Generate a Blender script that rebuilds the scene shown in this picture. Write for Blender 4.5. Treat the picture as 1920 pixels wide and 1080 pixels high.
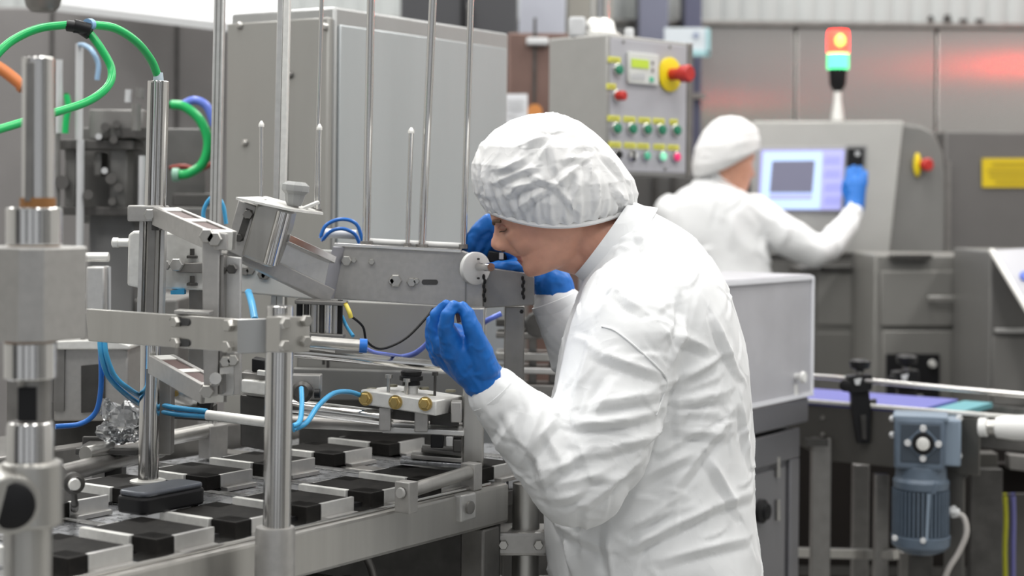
import bpy, bmesh, math, random
from mathutils import Vector, Matrix, noise
random.seed(7)
for o in list(bpy.data.objects):
    bpy.data.objects.remove(o)
sc = bpy.context.scene
COL = sc.collection
V = Vector
# ---------------------------------------------------------------- camera, world, lights, exposure
F, CX, CY, BETA, CZ = 3200.0, 960.0, 380.0, -0.010, 1.45
cam_d = bpy.data.cameras.new('camera'); cam = bpy.data.objects.new('camera', cam_d); COL.objects.link(cam)
cam.location = (0, 0, CZ); cam.rotation_euler = (math.pi/2, BETA, 0)
cam_d.sensor_width = 36; cam_d.lens = 36*F/1920
cam_d.shift_x = 0.0; cam_d.shift_y = -(540-CY)/1920
cam_d.clip_start = 0.05; cam_d.clip_end = 60
cam_d.dof.use_dof = True; cam_d.dof.focus_distance = 2.86; cam_d.dof.aperture_fstop = 3.5
sc.camera = cam
w = bpy.data.worlds.new('world'); sc.world = w; w.use_nodes = True
w.node_tree.nodes['Background'].inputs[0].default_value = (0.93, 0.96, 1.0, 1)
w.node_tree.nodes['Background'].inputs[1].default_value = 0.56
sc.view_settings.view_transform = 'Standard'; sc.view_settings.look = 'None'
sc.view_settings.gamma = 1; sc.view_settings.use_curve_mapping = False
sc.view_settings.exposure = 0.12
sc.cycles.use_denoising = True
sc.cycles.max_bounces = 8; sc.cycles.diffuse_bounces = 3; sc.cycles.glossy_bounces = 4; sc.cycles.transmission_bounces = 6
sc.cycles.caustics_reflective = False; sc.cycles.caustics_refractive = False
sc.cycles.sample_clamp_indirect = 6
def area(name, loc, sx, sy, power, col=(1, 1, 1), rot=(0, 0, 0)):
    l = bpy.data.lights.new(name, 'AREA'); l.shape = 'RECTANGLE'; l.size = sx; l.size_y = sy
    l.energy = power; l.color = col
    o = bpy.data.objects.new(name, l); COL.objects.link(o); o.location = loc; o.rotation_euler = rot
    return o
# rows of fluorescent fittings under the hall ceiling
for ix, lx in enumerate((-3.6, -1.2, 1.2, 3.6)):
    for iy, ly in enumerate((0.2, 2.9, 5.6, 8.0)):
        area('hall_light', (lx, ly, 4.6), 0.5, 1.8, 50, (1.0, 0.985, 0.96))
# ---------------------------------------------------------------- pixel rays of the photograph's camera -> points in the room
RV = V((math.cos(BETA), 0, -math.sin(BETA))); UV_ = V((math.sin(BETA), 0, math.cos(BETA))); CP = V((0, 0, CZ))
def ray(px, py): return V((0, 1, 0)) + (px-CX)/F*RV - (py-CY)/F*UV_
def P(px, py, d): return CP + d*ray(px, py)
def G(px, py, z):
    k = ray(px, py); return CP + (z-CZ)/k.z*k
def onpl(px, py, p0, n):
    k = ray(px, py); return CP + ((p0-CP).dot(n)/k.dot(n))*k
TH = math.radians(34)
B = V((math.sin(TH), math.cos(TH), 0)); A = V((math.cos(TH), -math.sin(TH), 0)); Z = V((0, 0, 1)); X = V((1, 0, 0)); Y = V((0, 1, 0))
def M(a, b, z): return a*A + b*B + z*Z
def zat(py, d, px=960): return P(px, py, d).z
# ---------------------------------------------------------------- materials
MATS = {}
def nodes_of(m):
    m.use_nodes = True; nt = m.node_tree; return nt, nt.nodes['Principled BSDF']
def mat(name, col, rough=0.5, metal=0.0, **k):
    if name in MATS: return MATS[name]
    m = bpy.data.materials.new(name); nt, b = nodes_of(m)
    b.inputs['Base Color'].default_value = (*col, 1); b.inputs['Roughness'].default_value = rough; b.inputs['Metallic'].default_value = metal
    if 'emit' in k:
        b.inputs['Emission Color'].default_value = (*k['emit'], 1); b.inputs['Emission Strength'].default_value = k.get('es', 1)
    if 'trans' in k: b.inputs['Transmission Weight'].default_value = k['trans']
    if 'spec' in k: b.inputs['Specular IOR Level'].default_value = k['spec']
    if 'sss' in k:
        b.inputs['Subsurface Weight'].default_value = k['sss']; b.inputs['Subsurface Radius'].default_value = (0.012, 0.005, 0.003); b.inputs['Subsurface Scale'].default_value = 0.6
    if 'aniso' in k: b.inputs['Anisotropic'].default_value = k['aniso']; 
    N, L = nt.nodes, nt.links
    if 'grain' in k or 'bump' in k or 'var' in k:
        tc = N.new('ShaderNodeTexCoord'); mp = N.new('ShaderNodeMapping'); L.new(tc.outputs['Object'], mp.inputs[0])
        mp.inputs['Scale'].default_value = k.get('stretch', (1, 1, 1))
        nz = N.new('ShaderNodeTexNoise'); nz.inputs['Scale'].default_value = k.get('scale', 60); nz.inputs['Detail'].default_value = 5
        L.new(mp.outputs[0], nz.inputs['Vector'])
        if 'var' in k:
            cr = N.new('ShaderNodeValToRGB'); v = k['var']
            cr.color_ramp.elements[0].color = (*[c*(1-v) for c in col], 1); cr.color_ramp.elements[1].color = (*[min(1, c*(1+v)) for c in col], 1)
            cr.color_ramp.elements[0].position = .3; cr.color_ramp.elements[1].position = .7
            L.new(nz.outputs[0], cr.inputs[0]); L.new(cr.outputs[0], b.inputs['Base Color'])
        if 'grain' in k:
            mr = N.new('ShaderNodeMapRange'); mr.inputs[3].default_value = max(.02, rough-k['grain']); mr.inputs[4].default_value = rough+k['grain']
            L.new(nz.outputs[0], mr.inputs[0]); L.new(mr.outputs[0], b.inputs['Roughness'])
        if 'bump' in k:
            bp = N.new('ShaderNodeBump'); bp.inputs['Strength'].default_value = k['bump']; bp.inputs['Distance'].default_value = k.get('bd', .002)
            L.new(nz.outputs[0], bp.inputs['Height']); L.new(bp.outputs[0], b.inputs['Normal'])
    MATS[name] = m; return m
S = mat('brushed_steel', (.50, .49, .465), .34, .92, grain=.08, var=.07, scale=40, stretch=(1, 1, .08))
SB = mat('bead_blasted_steel', (.46, .45, .435), .48, .85, grain=.06, var=.06, scale=90)
SD = mat('dull_steel', (.27, .262, .25), .42, .85, grain=.08, var=.10, scale=30)
SK = mat('dark_steel', (.085, .082, .078), .45, .7, var=.2, scale=25)
CH = mat('polished_steel', (.66, .65, .63), .16, 1.0, grain=.06, scale=50, stretch=(1, 1, .05))
AL = mat('milled_aluminium', (.62, .615, .60), .38, .75, grain=.07, var=.05, scale=70)
ALW = mat('bright_aluminium', (.83, .825, .79), .42, .45, var=.06, scale=90)
PL = mat('scuffed_bed_plate', (.50, .51, .53), .30, .85, grain=.16, var=.14, scale=75, bump=.5, bd=.003)
CAB = mat('cabinet_steel', (.47, .475, .47), .36, .75, grain=.05, var=.035, scale=14, stretch=(1, 1, .1))
CABW = mat('cabinet_side_steel', (.38, .375, .355), .42, .6, grain=.05, var=.03, scale=14, stretch=(1, 1, .1))
BK = mat('black_plastic', (.009, .009, .010), .45, spec=.3)
BKR = mat('black_rubber_pad', (.010, .009, .008), .7, spec=.2, var=.5, scale=60)
DG = mat('dark_gap', (.05, .05, .05), .6)
GRN = mat('green_hose', (.012, .50, .13), .28)
BLH = mat('light_blue_hose', (.07, .42, .76), .3)
BLD = mat('deep_blue_hose', (.02, .17, .60), .32)
BLV = mat('violet_blue_tube', (.16, .24, .80), .35)
BRS = mat('brass', (.60, .44, .17), .32, .9)
ORG = mat('orange_pipe', (.62, .20, .06), .45)
RUST = mat('bronze_bush', (.36, .17, .06), .5, .4)
WHT = mat('white_plastic', (.82, .82, .80), .4)
WHG = mat('pale_grey_paint', (.60, .61, .62), .45)
YEL = mat('yellow_plastic', (.85, .66, .01), .45)
YELL = mat('yellow_label', (.80, .78, .12), .55)
RED = mat('red_plastic', (.50, .025, .02), .35)
PINK = mat('pink_lens', (.85, .04, .18), .3, emit=(.9, .03, .17), es=.25)
GLN = mat('green_lens', (.10, .48, .30), .25, emit=(.1, .6, .35), es=.10)
GLB = mat('bright_green_lens', (.30, .85, .55), .25, emit=(.3, .95, .6), es=.3)
GDK = mat('green_push_button', (.02, .22, .12), .25)
LCD = mat('lcd_green', (.42, .55, .05), .3, emit=(.45, .6, .05), es=.3)
PANEL = mat('grey_front_plate', (.47, .47, .50), .5, .15)
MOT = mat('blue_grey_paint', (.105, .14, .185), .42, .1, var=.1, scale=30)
MOTD = mat('blue_grey_recess_shade', (.045, .06, .08), .5, .1)  # darker copy of the motor paint, shade for its recess and fin gaps
BELT = mat('violet_blue_belt', (.135, .14, .43), .5)
TEAL = mat('teal_belt', (.11, .32, .36), .5)
PC = mat('milky_polycarbonate', (.66, .66, .70), .42, 0, trans=.35, var=.10, scale=6)
CLR = mat('clear_film', (.90, .92, .94), .10, 0, trans=.85)
SKIN = mat('skin', (.70, .365, .255), .46, 0, sss=.2, var=.06, scale=50, bump=.12, bd=.001)
LIP = mat('lip_skin', (.55, .20, .16), .42, 0, sss=.15)
HAIR = mat('brown_brow_hair', (.10, .055, .03), .7)
EYEW = mat('eye_white', (.75, .72, .68), .25)
def fabric(name, col, sc1, sc2, s1, s2, rough=.72, trans=0):
    m = bpy.data.materials.new(name); nt, b = nodes_of(m); N, L = nt.nodes, nt.links
    b.inputs['Base Color'].default_value = (*col, 1); b.inputs['Roughness'].default_value = rough; b.inputs['Specular IOR Level'].default_value = .3
    tc = N.new('ShaderNodeTexCoord')
    def layer(scale, warp):
        nz = N.new('ShaderNodeTexNoise'); nz.inputs['Scale'].default_value = scale*.5; nz.inputs['Detail'].default_value = 1.5; nz.inputs['Distortion'].default_value = .8
        L.new(tc.outputs['Object'], nz.inputs['Vector'])
        a = N.new('ShaderNodeMath'); a.operation = 'SUBTRACT'; a.inputs[1].default_value = .5; L.new(nz.outputs[0], a.inputs[0])
        b_ = N.new('ShaderNodeMath'); b_.operation = 'ABSOLUTE'; L.new(a.outputs[0], b_.inputs[0])
        c_ = N.new('ShaderNodeMath'); c_.operation = 'MULTIPLY'; c_.inputs[1].default_value = -2.5; L.new(b_.outputs[0], c_.inputs[0])
        d_ = N.new('ShaderNodeMath'); d_.operation = 'EXPONENT'; L.new(c_.outputs[0], d_.inputs[0])
        return d_
    prev = None
    for sc_, st, wp in ((sc1, s1, .12), (sc2, s2, .04)):
        lay = layer(sc_, wp); bp = N.new('ShaderNodeBump'); bp.inputs['Strength'].default_value = st; bp.inputs['Distance'].default_value = .12/sc_
        L.new(lay.outputs[0], bp.inputs['Height'])
        if prev: L.new(prev.outputs[0], bp.inputs['Normal'])
        prev = bp
    L.new(prev.outputs[0], b.inputs['Normal'])
    MATS[name] = m; return m
TYV = fabric('crumpled_white_overall', (.85, .86, .865), 10, 30, .40, .25)
CAPM = fabric('white_hair_net', (.85, .85, .845), 18, 55, .55, .45)
GLV = fabric('blue_nitrile', (.016, .150, .52), 20, 60, .35, .15, rough=.40)
# ---------------------------------------------------------------- mesh builder
ORGN = {}
def catmull(pts, n=8):
    if len(pts) < 3: return [V(p) for p in pts]
    p = [V(pts[0])*2-V(pts[1])] + [V(q) for q in pts] + [V(pts[-1])*2-V(pts[-2])]
    out = []
    for i in range(1, len(p)-2):
        for k in range(n):
            t = k/n; a, b_, c, d = p[i-1], p[i], p[i+1], p[i+2]
            out.append(.5*((2*b_)+(c-a)*t+(2*a-5*b_+4*c-d)*t*t+(3*b_-a-3*c+d)*t**3))
    out.append(p[-2]); return out
def frame(d):
    d = d.normalized(); a = V((0, 0, 1)) if abs(d.z) < .9 else V((1, 0, 0))
    u = d.cross(a).normalized(); return u, u.cross(d).normalized(), d
class MB:
    def __init__(s): s.v = []; s.f = []
    def add(s, vs, fs):
        o = len(s.v); s.v += [V(q) for q in vs]; s.f += [[i+o for i in f] for f in fs]; return s
    def prism(s, pts, vec):
        n = len(pts); pts = [V(p) for p in pts]; vec = V(vec)
        return s.add(pts+[p+vec for p in pts], [list(range(n))[::-1], list(range(n, 2*n))]+[[i, (i+1) % n, n+(i+1) % n, n+i] for i in range(n)])
    def box(s, c, sx, sy, sz, ax=(X, Y, Z)):
        c = V(c); a, b_, d = ax[0]*sx/2, ax[1]*sy/2, ax[2]*sz/2
        return s.prism([c-a-b_-d, c+a-b_-d, c+a+b_-d, c-a+b_-d], d*2)
    def mbox(s, a0, a1, b0, b1, z0, z1):
        return s.prism([M(a0, b0, z0), M(a1, b0, z0), M(a1, b1, z0), M(a0, b1, z0)], Z*(z1-z0))
    def bar(s, p0, p1, wd, ht, up=Z):
        p0, p1 = V(p0), V(p1); d = (p1-p0).normalized(); sd = d.cross(up).normalized(); u = sd.cross(d)
        a, b_ = sd*wd/2, u*ht/2
        return s.prism([p0-a-b_, p0+a-b_, p0+a+b_, p0-a+b_], p1-p0)
    def lathe(s, p0, dr, prof, n=24):
        u, v, d = frame(V(dr)); p0 = V(p0); vs = []; fs = []
        for t, r in prof:
            for i in range(n):
                a = 2*math.pi*i/n; vs.append(p0+d*t+(u*math.cos(a)+v*math.sin(a))*r)
        for k in range(len(prof)-1):
            for i in range(n):
                j = (i+1) % n; fs.append([k*n+i, k*n+j, (k+1)*n+j, (k+1)*n+i])
        fs.append(list(range(n))[::-1]); fs.append(list(range((len(prof)-1)*n, len(prof)*n)))
        return s.add(vs, fs)
    def cyl(s, p0, p1, r0, r1=None, n=20):
        p0, p1 = V(p0), V(p1); return s.lathe(p0, p1-p0, [(0, r0), ((p1-p0).length, r1 if r1 is not None else r0)], n)
    def tube(s, pts, r, n=10, sm=8):
        pts = catmull(pts, sm); vs = []; fs = []; prev = None
        for i, p in enumerate(pts):
            d = (pts[min(i+1, len(pts)-1)]-pts[max(i-1, 0)]).normalized()
            if prev is None: u, v, _ = frame(d)
            else:
                u = (prev-d*prev.dot(d)).normalized(); v = d.cross(u)
            prev = u
            for k in range(n):
                a = 2*math.pi*k/n; vs.append(p+(u*math.cos(a)+v*math.sin(a))*r)
        for i in range(len(pts)-1):
            for k in range(n):
                j = (k+1) % n; fs.append([i*n+k, i*n+j, (i+1)*n+j, (i+1)*n+k])
        fs.append(list(range(n))[::-1]); fs.append(list(range((len(pts)-1)*n, len(pts)*n)))
        return s.add(vs, fs)
    def ell(s, c, ax, n=16, m=10):
        c = V(c); vs = [c-ax[2]]; fs = []
        for j in range(1, m):
            t = math.pi*j/m-math.pi/2
            for i in range(n):
                a = 2*math.pi*i/n; vs.append(c+ax[0]*math.cos(a)*math.cos(t)+ax[1]*math.sin(a)*math.cos(t)+ax[2]*math.sin(t))
        vs.append(c+ax[2]); T = len(vs)-1
        for i in range(n):
            j = (i+1) % n; fs.append([0, 1+j, 1+i]); fs.append([T, T-n+i, T-n+j])
        for k in range(m-2):
            for i in range(n):
                j = (i+1) % n; fs.append([1+k*n+i, 1+k*n+j, 1+(k+1)*n+j, 1+(k+1)*n+i])
        return s.add(vs, fs)
    def hexb(s, p, nrm, r, h=.006, n=6):
        return s.lathe(V(p), nrm, [(0, r), (h*.8, r), (h, r*.85)], n)
    def capsule(s, p0, r0, p1, r1, n=18):
        p0, p1 = V(p0), V(p1); L = (p1-p0).length
        prof = [(-r0*math.cos(t), max(1e-4, r0*math.sin(t))) for t in (.02, .35, .7, 1.05, 1.4)]+[(0, r0), (L, r1)]+[(L+r1*math.sin(t), max(1e-4, r1*math.cos(t))) for t in (.3, .6, .95, 1.25, 1.55)]
        return s.lathe(p0, p1-p0, prof, n)
    def chain(s, pts, n=18):
        for (p, r), (q, r2) in zip(pts, pts[1:]): s.capsule(p, r, q, r2, n)
        return s
    def loft(s, rings):
        n = len(rings[0]); vs = [p for r in rings for p in r]; fs = []
        for k in range(len(rings)-1):
            for i in range(n):
                j = (i+1) % n; fs.append([k*n+i, k*n+j, (k+1)*n+j, (k+1)*n+i])
        fs.append(list(range(n))[::-1]); fs.append(list(range((len(rings)-1)*n, len(rings)*n)))
        return s.add(vs, fs)
    def build(s, name, m, parent=None, bevel=0.0, ang=38, org=None, mesh_only=False):
        me = bpy.data.meshes.new(name); bm = bmesh.new()
        vs = [bm.verts.new(p) for p in s.v]
        for f in s.f:
            try: bm.faces.new([vs[i] for i in f])
            except ValueError: pass
        bmesh.ops.recalc_face_normals(bm, faces=bm.faces)
        if bevel > 0:
            es = [e for e in bm.edges if len(e.link_faces) == 2 and e.calc_face_angle(0) > math.radians(50)]
            ang = min(ang, 20)
            bmesh.ops.bevel(bm, geom=es, offset=bevel, segments=2, affect='EDGES', clamp_overlap=True, profile=.5)
        for f in bm.faces: f.smooth = True
        for e in bm.edges:
            if len(e.link_faces) == 2 and e.calc_face_angle(0) > math.radians(ang): e.smooth = False
        return finish(bm, me, name, m, parent, org)
def finish(bm, me, name, m, parent=None, org=None):
    if parent is not None: o0 = ORGN[parent]
    elif org is not None: o0 = V(org)
    else:
        xs = [q.co for q in bm.verts]; lo = [min(q[i] for q in xs) for i in range(3)]; hi = [max(q[i] for q in xs) for i in range(3)]
        o0 = V(((lo[0]+hi[0])/2, (lo[1]+hi[1])/2, lo[2]))
    bmesh.ops.translate(bm, verts=bm.verts, vec=-o0)
    bm.to_mesh(me); bm.free()
    for mm in (m if isinstance(m, (list, tuple)) else [m]): me.materials.append(mm)
    ob = bpy.data.objects.new(name, me); COL.objects.link(ob)
    if parent is not None: ob.parent = parent
    else: ob.location = o0
    ORGN[ob] = o0
    return ob
def tag(o, label, cat, group=None):
    o['label'] = label; o['category'] = cat
    if group: o['group'] = group
    return o
def thing(name, label, cat, loc, group=None):
    o = bpy.data.objects.new(name, None); COL.objects.link(o); o.location = V(loc); o.empty_display_size = .05; ORGN[o] = V(loc)
    return tag(o, label, cat, group)
def struct(o): o['kind'] = 'structure'; return o
def copy_tree(o, delta, label=None, parent=None):
    c = o.copy(); COL.objects.link(c); c.parent = parent
    if parent is None: c.location = o.location+V(delta)
    if label: c['label'] = label
    for ch in list(o.children): copy_tree(ch, delta, None, c)
    return c
def poly(pts, d, th):           # an outline at its own distance with real thickness going away from the viewer
    return MB().prism([P(x, y, d) if not isinstance(x, Vector) else x for x, y in pts], Y*th)
def bolts(name, spots, d, r, m, parent, nrm=None, h=.006, n=6):
    for x, y in spots:
        MB().hexb(P(x, y, d), nrm or V((0, -1, 0)), r, h, n).build(name, m, parent)
# ================================================================ the setting
FLM = mat('hall_floor', (.30, .30, .29), .35, 0, var=.12, scale=3)
WALLM = mat('wall_paint', (.52, .52, .51), .6)
CLADM = mat('pale_cladding', (.50, .525, .52), .5, .1)
CEILM = mat('ceiling_paint', (.72, .73, .73), .8)
def panel_steel():
    m = mat('wall_panel_steel', (.60, .585, .555), .25, .88, aniso=.96)
    nt = m.node_tree; b = nt.nodes['Principled BSDF']; t = nt.nodes.new('ShaderNodeCombineXYZ'); t.inputs[0].default_value = 1.0
    nt.links.new(t.outputs[0], b.inputs['Tangent']); return m
WPM = panel_steel()
YB = 9.6
struct(MB().box((0, 3.2, -.05), 11, 14, .1).build('floor', FLM))
struct(MB().box((0, 3.2, 5.05), 11, 14, .1).build('ceiling', CEILM))
wb = struct(MB().box((0, YB+.16, 2.5), 11, .2, 5).build('wall_back', WALLM))
struct(MB().box((-5.4, 3.2, 2.5), .2, 14, 5).build('wall_left', WALLM))
struct(MB().box((5.4, 3.2, 2.5), .2, 14, 5).build('wall_right', WALLM))
ztop = zat(52, YB, 1600); xs0 = P(1492, 60, YB).x; pw = P(1756, 60, YB).x-xs0
p0 = None
for i in range(-7, 6):
    xa = xs0+i*pw
    if p0 is None:
        p0 = MB().box((xa+pw/2, YB+.03, ztop/2+.05), pw-.013, .06, ztop-.1).build('wall_panel', WPM, wb, .004); pa = xa
    else:
        c = p0.copy(); COL.objects.link(c); c.parent = wb; c.location = (xa-pa, 0, 0)
MB().box((0, YB-.005, ztop+.015), 10.5, .10, .03).build('panel_capping', SD, wb, .004)
c0 = None
for i in range(96):
    xa = -5.2+i*.108
    if c0 is None:
        c0 = MB().prism([(xa, YB+.05, ztop+.03), (xa+.03, YB+.036, ztop+.03), (xa+.077, YB+.036, ztop+.03), (xa+.1075, YB+.05, ztop+.03)], Z*(4.95-ztop)).build('cladding_plank', CLADM, wb)
    else:
        c = c0.copy(); COL.objects.link(c); c.parent = wb; c.location = (i*.108, 0, 0)
for x, y0, y1, ww in ((1745, 30, 54, 9), (1776, 28, 54, 12), (1806, 43, 54, 11), (1836, 42, 54, 11)):
    s_ = P(x, y1, 9.56); e_ = P(x, y0, 9.56); s_.z = ztop+.03
    t = tag(MB().cyl(s_, e_, ww*9.5/3200/2).cyl(s_, s_+Z*.02, ww*9.5/3200*.7).build('ledge_valve', SK), {1745: 'thin tall grey stub on the wall ledge, first from the stack light', 1776: 'thick tall grey stub on the wall ledge, second from the stack light', 1806: 'low grey stub on the wall ledge beside the thick tall one', 1836: 'low grey stub on the wall ledge, farthest from the stack light'}[x], 'valve', 'stubs on the wall ledge')

def cabinet(name, label, cat, x0, x1, ytop, d, depth, m, zb=0.0, bevel=.008):
    """upright box body facing the viewer, standing on the floor (or at zb)"""
    t = thing(name, label, cat, (P((x0+x1)/2, ytop, d).x, d+depth/2, zb))
    xa, xb, zt = P(x0, ytop, d).x, P(x1, ytop, d).x, P((x0+x1)/2, ytop, d).z
    MB().box(((xa+xb)/2, d+depth/2, (zt+zb)/2), xb-xa, depth, zt-zb).build('body', m, t, bevel)
    return t, xa, xb, zt
# unseen dark pillars, added so polished steel reflects dark bands
for i, (x, y, w_) in enumerate(((-2.3, .9, .35), (-1.5, -1.6, .5), (.35, -2.6, .45), (1.9, -1.2, .5), (2.4, 1.3, .4), (-3.4, -.6, .6), (3.6, -.4, .5))):
    struct(MB().box((x, y, 2.5), w_, .3, 5).build('added_pillar_%d' % (i+1), mat('added_pillar_dark', (.06, .06, .065), .6)))
# ---------------------------------------------------------------- far centre: dark cabinets, pale column, reddish plate
DCAB = mat('charcoal_cabinet_paint', (.055, .056, .062), .5)
t, *_ = cabinet('tall_cabinet', 'charcoal tall cabinet rising behind the big steel switch cabinet', 'cabinet', 752, 972, -120, 7.6, .5, DCAB)
MB().box(P(868, 20, 7.6), .02, .012, 1.2).build('door_gap', BK, t)
MB().box(P(880, 40, 7.58), .015, .03, .16).build('handle', SD, t, .004)
t, *_ = cabinet('steel_column', 'plain pale blue grey column beside the charcoal cabinet', 'column', 975, 1062, -150, 8.6, .4, mat('blue_grey_column_paint', (.42, .44, .50), .5))
MB().box(P(1018, 300, 8.6), .28, .03, .12).build('cable_tray', SD, t)
t, *_ = cabinet('duct_riser', 'dull warm grey vertical duct behind the control box pole', 'duct', 1066, 1150, -150, 9.0, .35, mat('warm_grey_paint', (.33, .32, .28), .5))
MB().box(P(1108, 180, 9.0), .26, .05, .03).build('joint_band', SD, t)
t, *_ = cabinet('cable_riser', 'slate blue vertical cable duct behind the control box', 'duct', 1200, 1255, -150, 9.1, .25, mat('slate_paint', (.15, .16, .22), .5))
MB().box(P(1228, 180, 9.1), .18, .05, .03).build('joint_band', SD, t)
t, *_ = cabinet('cable_riser', 'navy vertical cable duct left of the ribbed pale cladding', 'duct', 1285, 1318, -150, 9.2, .25, mat('navy_paint', (.08, .085, .14), .5))
MB().box(P(1302, 180, 9.2), .12, .05, .03).build('joint_band', SD, t)
t, xa, xb, zt = cabinet('oven_housing', 'reddish brown metal housing between big steel cabinet and control box', 'machine', 952, 1130, 62, 6.9, .6, mat('red_brown_metal', (.185, .118, .10), .4, .5, var=.2, scale=4))
MB().box(P(1008, 78, 6.88), .09, .05, .03).build('vent_cap', WHG, t, .008)
MB().box(P(1002, 150, 6.9), .012, .02, .5).build('door_seam', SK, t)
MB().cyl(P(1003, 209, 6.85), P(1003, 209, 6.9), .030).build('indicator_lamp', mat('orange_lens', (.62, .25, .07), .5), t)
ns = tag(poly([(944, 176), (989, 176), (989, 232), (944, 232)], 6.606, .012).build('notice_plate', mat('notice_white', (.74, .75, .78), .6)), 'pale notice sheet on a plate beyond the big steel cabinet edge', 'notice')
for k, yy in enumerate((186, 194, 202, 214)):
    poly([(951, yy), (983 if k < 3 else 968, yy), (983 if k < 3 else 968, yy+3), (951, yy+3)], 6.597, .002).build('text_line', WHG, ns)
tag(MB().box((P(966, 460, 6.64).x, 6.64, .83), .1, .05, 1.66).build('notice_stand', SD, None, .006), 'grey post carrying the pale notice sheet', 'post')
t = thing('wall_sign', 'pale board with teal lower edge behind the control box', 'sign', P(1290, 105, 8.9))
poly([(1246, 52), (1328, 52), (1328, 104), (1246, 104)], 8.9, .03).build('board', mat('sign_pale', (.60, .66, .70), .5), t, .004)
poly([(1246, 94), (1331, 94), (1331, 106), (1246, 106)], 8.89, .04).build('bottom_edge', mat('sign_teal', (.33, .55, .58), .5), t, .003)
poly([(1324, 54), (1332, 54), (1332, 104), (1324, 104)], 8.89, .04).build('side_edge', mat('sign_teal', (.33, .55, .58), .5), t, .003)
MB().lathe(P(1305, 66, 8.897), (0, -1, 0), [(0, .018), (.004, .018)], 6).build('emblem', mat('emblem_blue', (.28, .33, .45), .5), t)
MB().box(P(1290, 260, 9.0)+Y*.04, .05, .04, 1.1).build('stand', SD, t)
# ---------------------------------------------------------------- far left: enclosure, ceiling duct, lamp, background machine
LEFTM = mat('left_enclosure_metal', (.235, .225, .222), .45, .35, var=.1, scale=2)
t, xa, xb, zt = cabinet('machine_enclosure', 'large grey machine enclosure filling the far left background', 'enclosure', -260, 470, 14, 7.4, .5, LEFTM)
for px in (95, 330):
    MB().box((P(px, 300, 7.4).x, 7.4, 1.2), .012, .02, 2.2).build('panel_seam', SK, t)
dk = thing('ceiling_duct', 'bright white sloping duct across the top left corner', 'duct', P(240, 40, 6.6))
MB().prism([P(110, 14, 6.9), P(520, 62, 5.9), P(520, 62, 5.9)+V((0, .5, .5)), P(110, 14, 6.9)+V((0, .5, .5))], V((0, .05, -.01))).build('duct_body', mat('duct_white', (.86, .87, .88), .5), dk, .01)
MB().bar(P(110, 14, 6.88), P(520, 62, 5.88), .02, .03).build('lower_lip', WHG, dk)
for px in (60, 460): MB().cyl(P(240+(px-240)*.6, -30, 6.6)+Y*.2, V((P(240+(px-240)*.6, -30, 6.6).x, 6.8, 5.0)), .012, n=8).build('hanger_rod', SD, dk)
lm = thing('hanging_funnel', 'dark steel funnel hanging at the top edge above green hose', 'funnel', P(78, 18, 4.2))
MB().lathe(P(80, 22, 4.2), Z, [(0, .028), (.012, .04), (.05, .05), (.3, .052)], 24).build('cone', SD, lm)
MB().cyl(P(80, -150, 4.2), V((P(80, -150, 4.2).x, 4.2, 4.99)), .02).build('drop_pipe', SD, lm)
tag(MB().tube([P(-60, 95, 3.9), P(0, 128, 3.9), P(42, 160, 3.9), P(75, 182, 3.9)], .014).cyl(P(40, 158, 3.9), P(46, 163, 3.9), .018).build('orange_hose', ORG), 'orange pipe running down behind the glassy left cylinder', 'hose')
DB = 4.3
def bg(px0, py0, px1, py1, d=DB, th=.08): return MB().box(P((px0+px1)/2, (py0+py1)/2, d)+Y*th/2, (px1-px0)*d/3200, th, (py1-py0)*d/3200)
BGM = mat('background_machine_grey', (.27, .265, .255), .45, .6, var=.1, scale=20)
BGD = mat('background_machine_dark', (.13, .125, .12), .5, .4)
t = thing('filling_unit', 'blurred grey filling unit with white rods behind green hose', 'machine', (P(190, 600, DB).x, DB+.1, 0))
bg(150, 240, 385, 420, DB+.12, .1).build('back_plate', mat('back_plate_grey', (.20, .197, .19), .5, .4), t, .004)
bg(105, 560, 330, 1400, DB+.05, .3).build('pedestal', BGM, t, .006)
for a in ((166, 205, 268, 262), (205, 272, 238, 398), (120, 278, 142, 392), (176, 285, 190, 330)): bg(*a).build('guide_block', BGM, t, .004)
bg(98, 262, 250, 280, DB-.04, .12).build('upper_crossbar', BGD, t, .003)
bg(98, 388, 256, 404, DB-.04, .12).build('lower_crossbar', BGD, t, .003)
bg(225, 240, 276, 258, DB-.05).build('shelf', BGD, t)
for x, y0, y1, r in ((110, 112, 250, 6.5), (148, 82, 262, 7), (150, 262, 470, 7), (266, 292, 400, 6.5), (255, 195, 245, 9), (240, 168, 192, 6), (262, 165, 185, 9), (104, 250, 400, 8)):
    MB().cyl(P(x, y1, DB-.08), P(x+1, y0, DB-.08), r*DB/3200).build('rod', WHG if r < 8 else BGM, t)
for x, y, r in ((197, 238, 8), (218, 233, 7), (115, 342, 13), (208, 335, 10), (222, 352, 8), (210, 378, 7), (165, 365, 9), (185, 256, 6), (213, 262, 7), (196, 320, 6)):
    MB().cyl(P(x, y, DB-.09), P(x, y, DB+.02), r*DB/3200).build('clamp_screw', BGD if r > 6 else WHG, t)
bg(165, 400, 250, 640, DB+.03, .1).build('lower_housing', mat('lower_housing_grey', (.22, .22, .22), .5, .3), t, .006)
bg(318, 388, 400, 420, DB, .1).build('side_block', BGM, t, .006)
bg(322, 362, 395, 390, DB+.03, .1).build('rear_block', BGD, t, .006)
def hose(name, label, pts, rpx, m, cat='hose', extra=None):
    ps = [P(*p) for p in pts]; dm = sum(p[2] for p in pts)/len(pts)
    b_ = MB().tube(ps, rpx*dm/3200)
    o = tag(b_.build(name, m), label, cat)
    for nm, e, mm in (extra or []): e.build(nm, mm, o)
    return o
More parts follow.
